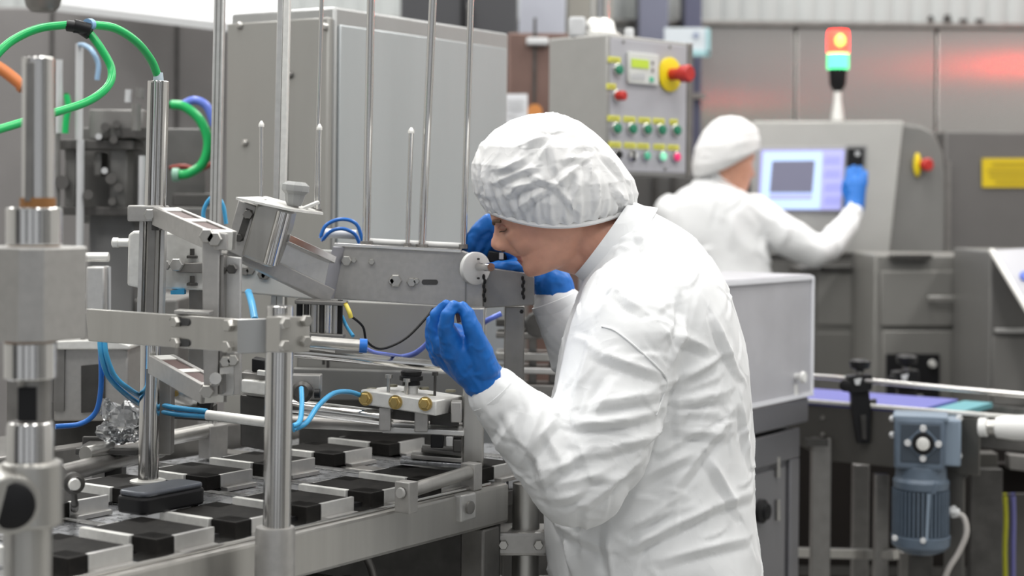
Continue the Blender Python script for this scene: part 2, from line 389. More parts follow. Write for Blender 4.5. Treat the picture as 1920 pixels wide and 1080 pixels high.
hose('green_hose', 'blurred green hose arching behind the steel cylinder, near blue tube', [(318, 196, 4.2), (345, 200, 4.2), (375, 225, 4.2), (390, 265, 4.2), (381, 305, 4.2), (355, 325, 4.2), (335, 328, 4.2)], 9, GRN, extra=[('end_fitting', MB().cyl(P(336, 328, 4.2), P(324, 328, 4.2), .017), mat('pale_green_fitting', (.30, .55, .42), .4))])
hose('blue_hose', 'blurred violet blue hose above the far green hose', [(340, 198, 4.3), (365, 188, 4.3), (388, 200, 4.3), (402, 235, 4.3)], 8, BLV)
hose('red_hose', 'blurred dull red hose low behind the steel cylinder', [(318, 315, 4.35), (345, 312, 4.35), (372, 318, 4.35), (402, 305, 4.35)], 5, mat('red_hose_rubber', (.38, .07, .05), .4))
hose('blue_tube', 'thin pale blue tube beside the white rod under hose fitting', [(149, 84, 4.22), (158, 85, 4.15), (172, 95, 4.1), (184, 120, 4.1), (182, 150, 4.1)], 4.5, mat('pale_blue_tube', (.30, .48, .68), .4))
hose('green_hose', 'short blurred green hose hanging between two white rods', [(124, 175, 4.2), (128, 200, 4.2), (124, 225, 4.2), (122, 250, 4.2)], 6, GRN)
# ---------------------------------------------------------------- big steel switch cabinet with its corner towards the viewer
cd = 3.85; cc = P(628, 12, cd); hz = cc.z
def along(p, dirv, px): # distance along dirv (horizontal) from p until the pixel column px
    k = (px-CX)/F; return (k*p.y-p.x)/(dirv.x-k*dirv.y)
la = along(cc, -A, 430); lb = along(cc, B, 950)
t = thing('switch_cabinet', 'big brushed steel switch cabinet standing behind the thin upright rods', 'cabinet', (cc.x, cc.y, 0))
q0 = V((cc.x, cc.y, .62))
MB().prism([q0, q0+B*lb, q0+B*lb-A*la, q0-A*la], Z*(hz-.62)).build('body', CAB, t, .006)
dr0 = along(cc, -A, 622); dr1 = along(cc, -A, 548)
for k, (a0, a1) in enumerate(((dr0, dr1), (dr1+.004, la-.004))):
    s0 = q0-A*a0+Z*.02; n = -B*.018
    MB().prism([s0, s0-A*(a1-a0), s0-A*(a1-a0)+n, s0+n], Z*(hz-.665)).build('door', CABW, t, .004)
for px, py in ((450, 48), (611, 50), (460, 268), (545, 140)):
    p = onpl(px, py, q0-B*.018, -B); MB().lathe(p, -B, [(0, .009), (.004, .009), (.009, .005)], 14).build('bolt', SD if px == 545 else S, t)
s0 = q0+B*.012+Z*.03; MB().prism([s0, s0+B*(lb-.024), s0+B*(lb-.024)+A*.006, s0+A*.006], Z*(hz-.69)).build('side_panel', mat('cabinet_side_panel', (.555, .59, .60), .32, .8, grain=.06, var=.03, scale=10, stretch=(1, 1, .1)), t, .003)
MB().prism([q0-Z*.62+B*.03-A*.03, q0-Z*.62+B*(lb-.03)-A*.03, q0-Z*.62+B*(lb-.03)-A*(la-.03), q0-Z*.62+B*.03-A*(la-.03)], Z*.62).build('plinth', SK, t)
# ================================================================ the packing machine bed
ZT = .955; A0 = -1.685
bed = thing('machine_bed', 'long stainless machine bed carrying two rows of black-topped moulds', 'machine', M(-2.0, 2.0, 0))
MB().mbox(A0-.05, A0, .95, 2.50, .885, ZT).build('side_rail', S, bed, .006)
MB().mbox(A0-.062, A0-.012, .95, 2.46, ZT, ZT+.006).build('rail_lip', CH, bed, .002)
MB().mbox(A0-.75, A0-.052, 2.455, 2.505, .885, ZT).build('end_rail', SD, bed, .006)
MB().mbox(-2.42, -2.385, 1.0, 2.95, .90, 1.0).build('far_rail', SD, bed, .005)
MB().mbox(-2.40, A0-.05, .95, 2.95, .90, .925).build('base_plate', SK, bed)
b0 = None; PIT = .158; BP0 = .955
for i in range(12):
    bb = BP0+.05+i*PIT
    if b0 is None:
        pl_ = MB().mbox(-2.36, A0-.06, bb, bb+PIT-.006, .925, ZT-.002).build('carrier_plate', PL, bed, .0015)
        ed_ = MB().mbox(-2.355, A0-.062, bb, bb+.006, ZT-.0018, ZT+.004).build('plate_edge', CH, pl_)
        b0 = bb
    else:
        c = pl_.copy(); COL.objects.link(c); c.parent = bed; c.location = B*(bb-b0)
        e = ed_.copy(); COL.objects.link(e); e.parent = c
for i, bb in enumerate((1.62, 1.79, 1.97, 2.12, 2.28)):
    MB().mbox(A0-.066, A0-.05, bb, bb+.03, ZT+.004, ZT+.010).build('retaining_clip', BK, bed)
pp = V(onpl(870, 950, M(A0, 0, 0), A)); MB().box(pp, .045, .02, .045, (B, A, Z)).build('cleat', AL, bed, .003)
MB().lathe(pp+A*.01, A, [(0, .011), (.005, .011), (.006, .007)], 14).build('cleat_screw', SD, bed)
# legs and lower frame
for bb, w_ in ((2.42, .05),):
    MB().mbox(A0-.05, A0-.05+w_, bb, bb+w_, 0, .884).build('leg', SD, bed, .004)
MB().mbox(-2.39, -2.34, 2.3, 2.35, 0, .90).build('leg', SD, bed, .004); MB().mbox(-2.39, -2.34, 1.2, 1.25, 0, .90).build('leg', SD, bed, .004)
MB().mbox(A0-.05, A0, 1.0, 1.05, 0, .884).build('leg', SD, bed, .004)
MB().bar(M(-2.36, 2.25, .79), M(A0-.02, 2.25, .79), .04, .03).build('lower_tie_bar', S, bed, .004)
MB().bar(M(-2.2, 1.3, .84), M(-2.2, 2.5, .84), .06, .08).build('drive_beam', SK, bed, .004)
MB().mbox(A0-.04, A0-.03, 1.0, 1.83, .60, .884).build('side_cover', SB, bed, .002)
MB().cyl(M(-1.80, 2.19, .60), M(-1.80, 2.19, .83), .008).cyl(M(-1.80, 2.19, .80), M(-1.80, 2.19, .815), .018).build('adjuster_spindle', S, bed)
MB().tube([M(-1.84, 2.28, .86), M(-1.83, 2.30, .80), M(-1.85, 2.31, .72), M(-1.84, 2.30, .60)], .007).build('drain_tube', SD, bed)
# round leg with its clamp at the bed's right end
LGD = 3.05
lg = thing('clamped_stanchion', 'round steel leg with bolted clamp block under the right rail end', 'leg', (P(985, 1000, LGD).x, LGD, 0))
xl = P(986, 1000, LGD).x
MB().cyl((xl, LGD, 0), (xl, LGD, zat(905, LGD)), .0245, n=28).build('tube', S, lg)
zc = zat(1012, LGD, 985)
MB().prism([(xl-.052, LGD-.045, zc-.021), (xl+.05, LGD-.04, zc-.021), (xl+.05, LGD+.05, zc-.021), (xl-.052, LGD+.05, zc-.021)], Z*.042).build('clamp_block', SB, lg, .006)
for dx in (-.04, .022): MB().hexb((xl+dx, LGD-.044, zc), (0, -1, 0), .009, .008).build('bolt', S, lg)
MB().cyl((xl, LGD, 0), (xl, LGD, .02), .06, n=28).build('foot', SK, lg)
sl = thing('square_stanchion', 'square steel leg standing left of the round clamped leg', 'leg', (P(910, 1000, 2.99).x, 3.01, 0))
x1, x2 = P(893, 1000, 2.99).x, P(938, 1000, 2.99).x
MB().box(((x1+x2)/2, 3.02, zat(985, 2.99)/2), x2-x1, .045, zat(985, 2.99)).build('tube', SK, sl, .004)
MB().box((x1+.012, 3.02-.026, zat(1020, 2.99)/2), .014, .01, zat(1020, 2.99)).build('flange', SD, sl)
MB().box(((x1+x2)/2, 3.02, .01), .09, .09, .02).build('foot_plate', SK, sl, .004)
# ---------------------------------------------------------------- moulds
def mould():
    t = thing('mould', 'm', 'mould', M(-1.79, 1.735, ZT), 'black-topped moulds on the bed')
    a0, a1, b0_, b1 = -1.865, -1.715, 1.675, 1.79
    z0, z1 = ZT+.003, .982
    MB().mbox(a0+.008, a1-.006, b0_+.006, b1-.004, z0, z1-.001).mbox(a1-.05, a1-.002, b0_+.002, b0_+.04, z0, z1-.001).mbox(a0+.004, a0+.045, b1-.04, b1-.002, z0, z1-.001).build('rubber_pad', BKR, t, .0015)
    MB().mbox(a0, a1-.05, b0_-.004, b0_+.007, z0, z1).build('end_bar', ALW, t, .0012)
    MB().mbox(a1-.007, a1, b0_+.036, b1, z0, z1).build('side_bar', AL, t, .0012)
    MB().mbox(a0, a0+.009, b0_+.03, b1-.045, z0, z1-.002).build('side_bar', AL, t, .0012)
    MB().mbox(a0+.05, a1-.012, b1-.006, b1+.002, z0, z1-.004).build('end_bar', AL, t, .0012)
    MB().mbox(a1, a1+.016, b0_+.036, b1-.006, z0-.004, z0+.003).build('step_bar', SB, t, .001)
    return t
m0 = mould()
ORD = ['first', 'second', 'third', 'fourth', 'fifth', 'sixth', 'seventh']
first = True
for row in (0, 1):
    for i in range(7 if row == 0 else 6):
        da = -.318*row if row else 0
        db = (i-1)*.157 if row == 0 else (1.825-1.732)+i*.166
        lab = 'black-topped mould in the row along the side rail, %s counted from the hexagon column' % ORD[i] if row == 0 else 'black-topped mould in the inner row away from the rail, %s counted from the hexagon column' % ORD[i]
        if first: m0.location += A*da+B*db; m0['label'] = lab; base = A*da+B*db; first = False
        else: copy_tree(m0, A*da+B*db-base, lab)
# ---------------------------------------------------------------- front left column (nearest, at the picture's left edge)
D1 = 2.0
def col(px, py0, py1, r, d=D1): # lathe helper in pixels
    return P(px, py1, d), P(px, py0, d), r*d/3200
lc = thing('hexagon_column', 'thick stacked steel column with square chamfered block at left edge', 'column', (P(55, 700, D1).x, D1, 0))
a, b_, r = col(72, 108, 392, 30); MB().cyl(a, b_, r, n=32).build('upper_sleeve', CH, lc, .0015)
MB().bar(P(66, 118, D1)-Y*r*.98, P(63, 378, D1)-Y*r*.98, .010, .004, Y).build('sleeve_slot', SD, lc, .001)
a, b_, r = col(71, 371, 392, 33); MB().cyl(a, b_, r, n=32).build('bronze_ring', RUST, lc)
a, b_, r = col(64, 389, 460, 52); MB().cyl(a, b_, r, n=36).build('upper_collar', CH, lc, .002)
a, b_, r = col(64, 456, 466, 47); MB().cyl(a, b_, r, n=36).build('bronze_washer', RUST, lc)
c_ = P(64, 462, D1); h = (635-462)*D1/3200
pb = []
u1, v1 = V((.85, -.53, 0)).normalized(), V((.53, .85, 0)).normalized()
for s_, q_ in ((-1, -.62), (-.62, -1), (.62, -1), (1, -.62), (1, .62), (.62, 1), (-.62, 1), (-1, .62)): pb.append(c_+u1*s_*.052+v1*q_*.052-Z*h)
MB().prism(pb, Z*h).build('chamfered_block', SB, lc, .002)
a, b_, r = col(57, 632, 641, 48); MB().cyl(a, b_, r, n=36).build('bronze_washer', RUST, lc)
a, b_, r = col(57, 640, 710, 49); MB().cyl(a, b_, r, n=36).build('lower_collar', CH, lc, .002)
a, b_, r = col(66, 708, 795, 31); MB().cyl(a, b_, r, n=28).build('piston_shaft', SD, lc)
MB().bar(P(60, 722, D1)-Y*r*.97, P(60, 786, D1)-Y*r*.97, .022, .004, Y).build('shaft_shading', BK, lc, .001)  # black strip paints the dark shading on the shaft
a, b_, r = col(57, 790, 868, 44); MB().lathe(a, b_-a, [(0, r*1.02), ((b_-a).length*.85, r), ((b_-a).length, r*.95)], 36).build('gland_nut', CH, lc, .0015)
a, b_, r = col(60, 864, 985, 57); MB().cyl(a, b_, r, n=36).build('clamp_body', S, lc, .004)
e_ = P(45, 933, D1)-V((.05, .5, 0)).normalized()*.062
dv = V((.22, -.97, .0)).normalized()
MB().cyl(P(30, 926, D1)+V((-.02, 0, 0)), P(46, 933, D1)+dv*.055-X*.012, .034, n=32).build('cross_barrel', S, lc, .003)
MB().lathe(P(46, 933, D1)+dv*.052-X*.012, dv, [(0, .027), (.004, .027), (.006, .024)], 32).build('rubber_end_plug', BK, lc)
MB().cyl(P(-40, 920, D1), P(30, 926, D1), .033, n=28).build('cross_barrel', S, lc)
a, b_, r = col(52, 980, 1085, 45); MB().cyl((a.x, D1, 0), b_, r, n=32).build('lower_tube', S, lc)
MB().cyl((a.x, D1, 0), (a.x, D1, .02), .07, n=32).build('foot_flange', SK, lc)
kn = MB().lathe(P(136, 905, 2.5)+X*.0, (.5, -.85, 0), [(0, .016), (.01, .016), (.012, .012), (.02, .011)], 18).build('knob', SK, None); tag(kn, 'small dark knob with pale centre right of the hexagon column', 'knob')
MB().lathe(P(139, 908, 2.48), (.5, -.85, 0), [(0, .009), (.006, .008)], 14).build('knob_centre', ALW, kn)
MB().cyl(P(136, 905, 2.5), P(140, 945, 2.52), .005).cyl(P(140, 945, 2.52), G(140, 958, ZT), .006).build('stem', SK, kn)
# ---------------------------------------------------------------- pneumatic cylinder column with the suction pad
D2 = 2.83; k2 = D2/3200
pc = thing('pneumatic_column', 'slender steel pneumatic column fed by the green hose from above', 'column', G(277, 905, .982))
MB().cyl(P(291, 392, D2), P(297, 152, D2), 20*k2, n=28).build('cylinder_tube', CH, pc, .001)
for dx in (-7, 5): MB().bar(P(290+dx, 388, D2)-Y*19.4*k2, P(296+dx, 156, D2)-Y*19.4*k2, .003, .003, Y).build('groove', SD, pc)
MB().cyl(P(297, 152, D2), P(297, 136, D2), 10*k2, 8.5*k2).build('hose_nipple', mat('pale_blue_nipple', (.55, .66, .74), .35), pc)
MB().cyl(P(285, 600, D2), P(290, 410, D2), 16*k2, n=28).build('guide_tube', S, pc)
for dx, mm in ((-21, AL), (19, AL), (0, SD)): MB().bar(P(284+dx, 600, D2), P(289+dx, 412, D2), 8*k2 if dx else 14*k2, .022 if dx else .035, Y).build('side_profile', mm, pc, .001)
MB().cyl(P(278, 904, D2), P(283, 600, D2), 19*k2, n=28).build('piston_rod', CH, pc)
MB().bar(P(279, 890, D2)-Y*18.6*k2, P(281, 690, D2)-Y*18.6*k2, .005, .003, Y).build('groove', SD, pc)
MB().cyl(P(277, 908, D2), P(277, 900, D2), 33*k2, n=28).build('foot_flange', ALW, pc)
MB().cyl(P(280, 926, D2), P(279, 908, D2), 19*k2, n=24).build('rubber_stub', BK, pc)
MB().box(P(279, 400, D2), 62*k2, .075, 30*k2).build('clamp_ring', SB, pc, .003)
MB().hexb(P(291, 402, D2)-Y*.0375, (0, -1, 0), .010, .008).build('clamp_bolt', S, pc)
MB().box(P(299, 420, D2)-Y*.02, .012, .03, .02).build('clamp_tab', SK, pc, .001)
MB().box(P(312, 770, D2+.05), 26*k2, .03, 165*k2).build('rear_square_post', SD, pc, .003)
sp = G(303, 930, 1.0)
pad = thing('suction_pad', 'black rounded suction pad held slanting above the moulds', 'pad', sp-Z*.02)
def rrect(c, sa, sb, r, ax, bx, n=5):
    o = []
    for sx, sy, a0 in ((1, 1, 0), (-1, 1, 90), (-1, -1, 180), (1, -1, 270)):
        for k in range(n+1):
            t_ = math.radians(a0+90*k/n); o.append(c+ax*(sx*(sa/2-r)+r*math.cos(t_))+bx*(sy*(sb/2-r)+r*math.sin(t_)))
    return o
MB().prism(rrect(sp-Z*.018, .062, .135, .015, A, B), Z*.026).build('pad_body', BK, pad, .004)
MB().prism(rrect(sp+Z*.008, .058, .130, .014, A, B), Z*.008).build('top_plate', mat('grey_film_plate', (.13, .14, .16), .3, .5), pad, .003)
MB().cyl(sp+B*.055+A*.015-Z*.05, sp+B*.055+A*.015-Z*.018, .006).build('pad_foot', BK, pad)
# plate and gearbox behind the pneumatic column
gp = thing('gear_plate', 'pale machined plate with handle stub behind the pneumatic column', 'plate', P(310, 545, 2.95))
poly([(240, 440), (250, 433), (362, 437), (388, 450), (386, 545), (262, 541), (238, 536)], 2.92, .05).build('plate', ALW, gp, .004)
MB().cyl(P(242, 455, 2.94), P(213, 455, 2.94), .0075).lathe(P(222, 455, 2.94), (-1, 0, 0), [(0, .009), (.009, .009), (.011, .006)], 14).build('handle_stub', ALW, gp)
for y in (476, 527): MB().cyl(P(362, y+8, 2.92)-Y*.008, P(362, y-10, 2.92)-Y*.008, .004).hexb(P(362, y+8, 2.92)-Y*.008, (0, 0, 1), .010, .005).build('bolt', SK, gp)
poly([(330, 493), (386, 492), (386, 512), (330, 512)], 2.905, .02).build('link_bar', SD, gp, .002)
MB().hexb(P(332, 496, 2.90), (0, -1, 0), .012, .012).hexb(P(312, 497, 2.91), (0, -1, 0), .009, .012).build('link_nut', AL, gp)
poly([(320, 545), (345, 541), (345, 552), (320, 552)], 2.91, .02).build('tube_clip', BLH, gp)
MB().box(P(372, 640, 2.97), .03, .03, (740-545)*2.97/3200).build('rear_strut', SD, gp, .002)
# ---------------------------------------------------------------- clamp links and twin upright
def link(name, label, p0, p1, hgt, win=True):
    t = thing(name, label, 'bracket', V(p0)); p0, p1 = V(p0), V(p1)
    d = (p1-p0).normalized(); L = (p1-p0).length; sd = d.cross(Z).normalized(); u = sd.cross(d); wd = .044
    for s_ in (-1, 1): MB().bar(p0+sd*s_*(wd/2-.004), p1+sd*s_*(wd/2-.004), .008, hgt).build('side_cheek', SB, t, .0012)
    for f0, f1 in ((0, .14), (.48, .58), (.92, 1.0)):
        MB().bar(p0+d*L*f0, p0+d*L*f1, wd-.002, hgt*.96).build('cross_web', ALW, t, .001)
    MB().bar(p0+d*L*.14+u*hgt*.34, p0+d*L*.92+u*hgt*.34, wd-.018, .004).build('floor_web', mat('link_inner_brown', (.09, .05, .045), .5), t)
    return t
link('upper_link', 'open steel link bar joining column clamp to upright, upper one', P(310, 405, 2.80), P(418, 452, 2.58), .030)
link('lower_link', 'open steel link bar under the slotted cross plate, lower one', P(302, 682, 2.80), P(402, 738, 2.60), .030)
UD = 2.56
up = thing('twin_upright', 'pair of flat steel uprights bolted behind the slotted cross plate', 'upright', P(415, 745, UD))
poly([(378, 452), (412, 448), (408, 742), (382, 745)], UD, .02).build('left_upright', SB, up, .002)
poly([(398, 432), (424, 438), (424, 470), (400, 468)], UD-.006, .02).build('top_cap', SB, up, .002)
poly([(412, 480), (452, 483), (450, 690), (436, 742), (410, 742)], UD+.03, .012).build('right_upright', AL, up, .002)
poly([(412, 478), (420, 478), (418, 740), (409, 740)], UD+.005, .03).build('edge_flange', SD, up, .002)
poly([(438, 660), (452, 660), (450, 740), (438, 742)], UD-.004, .014).build('lower_strap', SB, up, .002)
for x, y in ((390, 442), (404, 448)): MB().hexb(P(x, y, UD)-Y*.003, (0, -1, 0), .012, .010).build('pivot_bolt', S, up)
for x, y in ((418, 505), (436, 504)): MB().hexb(P(x, y, UD+.02), (0, -1, 0), .008, .012).build('dark_bolt', SK, up)
for x, y in ((424, 677), (438, 675)): MB().hexb(P(x, y, UD), (0, -1, 0), .009, .010).build('pale_bolt', S, up)
MB().hexb(P(389, 733, UD), (0, -1, 0), .011, .010).build('pivot_bolt', S, up)
poly([(412, 690), (440, 688), (440, 700), (412, 702)], UD, .015).build('spacer', AL, up)
MB().lathe(P(405, 715, UD)-Y*.01, (.2, -1, .3), [(0, .008), (.02, .006), (.03, .009)], 12).build('wing_screw', AL, up)
# slotted cross plate, held at the front right post
rp = thing('slotted_cross_plate', 'long flat steel cross plate with bolts in two dark slots', 'plate', P(400, 660, 2.45))
R0 = P(505, 628, 2.40); XA = P(447, 625, 2.44); DL = along(XA, -A, 160)
def onx(px, py): return onpl(px, py, XA, -B)
nrm = V((-math.sin(TH), -math.cos(TH), 0))
MB().prism([onx(160, 579), onx(165, 640), onx(448, 661), onx(450, 599)], -nrm*.012).build('plate', S, rp, .0015)
for x, y in ((338, 603), (338, 642)):
    MB().prism(rrect(onx(x, y)+nrm*.0006, .04, .011, .005, A, Z), nrm*.0015).build('slot', DG, rp)
    MB().hexb(onx(x-4, y)+nrm*.002, nrm, .0085, .009).build('bolt', S, rp)
for x, y in ((432, 610), (430, 650)): MB().hexb(onx(x, y), nrm, .0095, .010).build('bolt', S, rp)
MB().prism([onx(448, 598)+nrm*.004, onx(448, 664)+nrm*.004, P(500, 662, 2.44), P(500, 597, 2.44)], -nrm*.01).build('side_wing', CAB, rp, .0015)
poly([(326, 582), (392, 585), (392, 592), (326, 588)], 2.5, .04).build('top_shim', S, rp, .001)
# front right post
D3 = 2.42; k3 = D3/3200
fp = thing('front_post', 'bright round steel post at the bed front, clamp block on top', 'post', (P(517, 1000, D3).x, D3, 0))
MB().cyl(P(519, 993, D3), P(524, 655, D3), 26*k3, n=36).build('polished_tube', CH, fp)
MB().cyl(P(525, 600, D3), P(525, 573, D3), 25*k3, n=36).build('tube_end', CH, fp, .002)
MB().lathe((P(516, 990, D3).x, D3, 0), Z, [(0, .0285), (P(516, 1000, D3).z, .0285), (P(516, 988, D3).z, .027)], 36).build('lower_sleeve', SB, fp)
MB().cyl((P(516, 990, D3).x, D3, 0), (P(516, 990, D3).x, D3, .02), .06, n=32).build('foot_flange', SK, fp)
bx = [P(499, 628, D3-.03), P(526, 628, D3-.052), P(581, 627, D3-.02), P(560, 627, D3+.05), P(510, 627, D3+.04)]
MB().prism([p-Z*.0245 for p in bx], Z*.05).build('clamp_block', S, fp, .002)
nb = (bx[2]-bx[1]).cross(Z).normalized(); nb = nb if nb.y < 0 else -nb
for x, y in ((533, 606), (572, 601), (532, 648), (571, 640)): MB().hexb(onpl(x, y, bx[1], nb), nb, .0085, .008).build('bolt', S, fp)
# ---------------------------------------------------------------- tilting arm assembly and long beam
DA = 2.95; DBm = 3.12
ta = thing('tilting_arm', 'tilted steel arm with slotted block and grey star knob', 'arm', P(500, 560, DA))
poly([(447, 374), (482, 388), (456, 484), (422, 468)], DA-.02, .05).build('slotted_cheek', SB, ta, .002)
MB().prism([P(462, 390, DA-.021), P(474, 395, DA-.021), P(456, 452, DA-.021), P(443, 448, DA-.021)], Y*.004).build('slot', SK, ta)
MB().hexb(P(466, 402, DA-.021), (0, -1, 0), .009, .010).build('slot_bolt', SD, ta)
MB().hexb(P(449, 446, DA-.021), (0, -1, 0), .007, .008).build('slot_bolt', SK, ta)
blk = [(480, 384), (500, 380), (548, 396), (540, 430), (512, 503), (494, 498), (452, 480)]
poly(blk, DA-.03, .07).build('arm_block', S, ta, .005)
MB().cyl(P(506, 496, DA-.025), P(532, 398, DA-.025), .013, n=20).build('rounded_corner', CH, ta)
MB().prism([P(442, 374, DA-.05), P(545, 396, DA-.05), P(606, 403, DA+.03), P(598, 399, DA+.06), P(500, 372, DA+.06)], Z*.004).build('top_flange', ALW, ta)
MB().cyl(P(548, 396, DA), P(551, 372, DA), 11*DA/3200).build('knob_stem', SD, ta)
MB().lathe(P(551, 386, DA), P(556, 338, DA)-P(551, 386, DA), [(0, .012), (.008, .016), (.02, .018), (.026, .024), (.036, .024), (.042, .016)], 10).build('star_knob', mat('grey_knob_plastic', (.33, .335, .33), .5), ta, .001)
MB().bar(P(556, 396, DA+.01), P(597, 379, DA+.03), .012, .006).build('locking_lever', ALW, ta, .0015)
MB().cyl(P(480, 376, DA+.02), P(497, 380, DA), .006).build('detent_pin', AL, ta)
MB().bar(P(534, 446, DA+.01), P(622, 487, DA+.10), .022, .014).build('upper_guide_rail', CH, ta, .0015)
MB().bar(P(425, 462, DA+.01), P(617, 556, DA+.10), .03, .028).build('lower_guide_rail', SB, ta, .002)
MB().prism([P(540, 450, DA+.045), P(618, 488, DA+.10), P(606, 545, DA+.10), P(520, 505, DA+.045)], Y*.006).build('infill_plate', AL, ta)
# pale back plate behind the arm
bpz = thing('rear_plate', 'pale wide plate with dark bolts behind the tilted arm', 'plate', P(500, 560, 3.22))
poly([(380, 452), (470, 462), (640, 470), (640, 567), (450, 549), (380, 546)], 3.22, .02).build('plate', mat('pale_plate', (.62, .62, .60), .5, .3), bpz, .003)
for x, y in ((460, 508), (470, 507), (492, 514), (498, 516)): MB().hexb(P(x, y, 3.22), (0, -1, 0), .009, .008).build('bolt', SD, bpz)
tag(MB().cyl(P(688, 453, 3.172), P(866, 462, 3.172), .0065, n=14).build('pale_rail', WHT), 'slim pale rail running behind the tall rods above the beam', 'rail')
bm_ = thing('long_beam', 'long flat steel beam in front of the man, bolts and short slot', 'beam', P(800, 578, DBm))
poly([(630, 459), (868, 471), (905, 484), (905, 577), (866, 576), (606, 559), (610, 530)], DBm, .045).build('beam_plate', SB, bm_, .002)
poly([(905, 500), (985, 512), (1002, 520), (1002, 572), (905, 578)], DBm+.012, .03).build('end_plate', SD, bm_, .002)
MB().prism([P(624, 462, DBm-.02), P(646, 463, DBm-.002), P(626, 560, DBm-.002), P(600, 556, DBm-.02)], Y*.008).build('angled_flap', mat('flap_steel', (.45, .45, .48), .4, .8), bm_, .001)
MB().bar(P(628, 458, DBm+.02), P(866, 470, DBm+.02), .05, .006).build('top_edge', CH, bm_, .001)
for x, y, r in ((650, 489, .010), (664, 488, .005), (697, 491, .006), (734, 527, .006), (742, 526, .012), (772, 529, .009), (781, 527, .006)): MB().hexb(P(x, y, DBm), (0, -1, 0), r, .008).build('bolt', S, bm_)
MB().prism(rrect(P(806, 529, DBm)-Y*.001, .030, .0095, .0045, X, Z), Y*.002).build('slot', DG, bm_)
MB().box(P(873, 535, DBm)-Y*.001, .002, .003, .07).build('joint_line', SD, bm_)
MB().lathe(P(888, 503, DBm)+Y*.0, V((.55, -.83, 0)), [(0, .030), (.010, .030), (.012, .027)], 32).build('white_disc', WHT, bm_)
for y in (485, 521): MB().lathe(P(892, y, DBm)-Y*.012+X*.004, V((.55, -.83, 0)), [(0, .002), (.004, .002)], 8).build('disc_screw', SK, bm_)
MB().cyl(P(892, 500, DBm), P(921, 501, DBm-.05), .0075).build('disc_shaft', CH, bm_)
for x, y0, y1 in ((908, 515, 566), (981, 518, 560)):
    ch_ = MB()
    n_ = 6
    for k in range(n_): ch_.ell(P(x+(k % 2)*2-1, y0+(y1-y0)*(k+.5)/n_, DBm-.012), (X*.003, Y*.003, Z*.0055), 8, 6)
    ch_.build('black_chain', BK, bm_)
for x, y in ((902, 590), (978, 584)): MB().hexb(P(x, y, DBm), (0, -1, 0), .004, .006).build('black_screw', BK, bm_)
# posts carrying the beam
for nm, lab, x0, x1, y0, y1, d, z0 in (('beam_post', 'square steel post on the side rail below the white disc', 866, 906, 577, 915, 3.03, ZT), ('beam_post', 'square steel post behind sleeve, under the dark end of the beam', 944, 982, 574, 760, 3.17, 0)):
    t = thing(nm, lab, 'post', (P((x0+x1)/2, y1, d).x, d+.02, z0))
    zt_ = P(x0, y0, d).z; xa, xb = P(x0, y1, d).x, P(x1, y1, d).x
    MB().box(((xa+xb)/2, d+.02, (zt_+z0)/2), xb-xa, .04, zt_-z0).build('square_tube', SD if d > 3.1 else S, t, .003)
    MB().box(((xa+xb)/2, d+.02, z0+.01), (xb-xa)*1.15, .046, .02).build('foot_plate', SD, t, .003)
    MB().hexb((((xa+xb)/2)+.01, d-.001, z0+.03 if z0 else .9), (0, -1, 0), .006, .005).build('bolt', SK, t)
gr_ = thing('round_stop_bar', 'short round steel bar lying along the rail on two clamps', 'bar', G(765, 935, ZT))
p0_, p1_ = G(762, 922, .985), G(884, 884, .985)
MB().cyl(p0_, p1_, .0115, n=20).build('bar', S, gr_, .001)
for p_, s_ in ((p0_, .034), (p1_, .030)): MB().box(p_-Z*.008, .024, .03, s_+.016, (B, A, Z)).build('clamp', SB, gr_, .002)
MB().lathe(p0_-B*.014, -B, [(0, .009), (.004, .008)], 12).build('end_cap', AL, gr_)
# ---------------------------------------------------------------- thin upright rods
def uprod(label, x0, y0, x1, y1, d, rpx, cap=True, m=CH, grp='thin upright rods'):
    t = thing('upright_rod', label, 'rod', P(x1, y1, d), grp)
    MB().cyl(P(x1, y1, d), P(x0, y0, d), rpx*d/3200, n=14).build('rod', m, t)
    MB().cyl(P(x1, y1, d), P(x1, y1-8, d), rpx*1.6*d/3200, n=14).build('socket', SD, t)
    if cap: MB().lathe(P(x0, y0, d), Z, [(0, rpx*1.35*d/3200), (.005, rpx*1.35*d/3200), (.011, rpx*.4*d/3200)], 12).build('tip', ALW, t)
    return t
uprod('tall rod rising from the beam top, left of the other tall rods', 696, -30, 687, 460, 3.16, 7.5, False)
uprod('tall rod rising from the beam top, beside the short rod', 813, -30, 791, 466, 3.16, 7.5, False)
uprod('tall rod rising behind the beam end next to the raised glove', 884, -30, 869, 466, 3.17, 6, False)
uprod('short rod with pale tip standing on the beam', 771, 250, 764, 464, 3.15, 4.5)
uprod('short rod with pale tip standing on the tilted arm block', 490, 238, 490, 378, 2.99, 4)
uprod('thin tall rod just right of the square frame post', 604, -30, 592, 398, 3.02, 4, False)
uprod('short rod with blunt tip right of the star knob', 599, 244, 597, 400, 3.0, 4)
fp2 = thing('frame_post', 'bright aluminium profile post left of the steel switch cabinet', 'post', (P(407, 415, 3.3).x, 3.3, .5))
q1 = P(404, 415, 3.3); q2 = P(413, -40, 3.3); q1 = q1+(q1-q2)*1.1
MB().bar(q1, q2, .020, .022, Y).build('profile', AL, fp2, .002)
for dx in (-.004, .004): MB().bar(q1+X*dx-Y*.0108, q2+X*dx-Y*.0108, .002, .001, Y).build('groove', SD, fp2)
fp3 = thing('frame_post', 'bright double profile post in front of the cabinet doors', 'post', (P(525, 415, 3.25).x, 3.25, .5))
q1 = P(523, 400, 3.25); q2 = P(533, -40, 3.25); q1 = q1+(q1-q2)*1.3
MB().bar(q1-X*.005, q2-X*.005, .011, .022, Y).build('profile', AL, fp3, .001); MB().bar(q1+X*.007, q2+X*.007, .011, .026, Y).build('profile', ALW, fp3, .001)
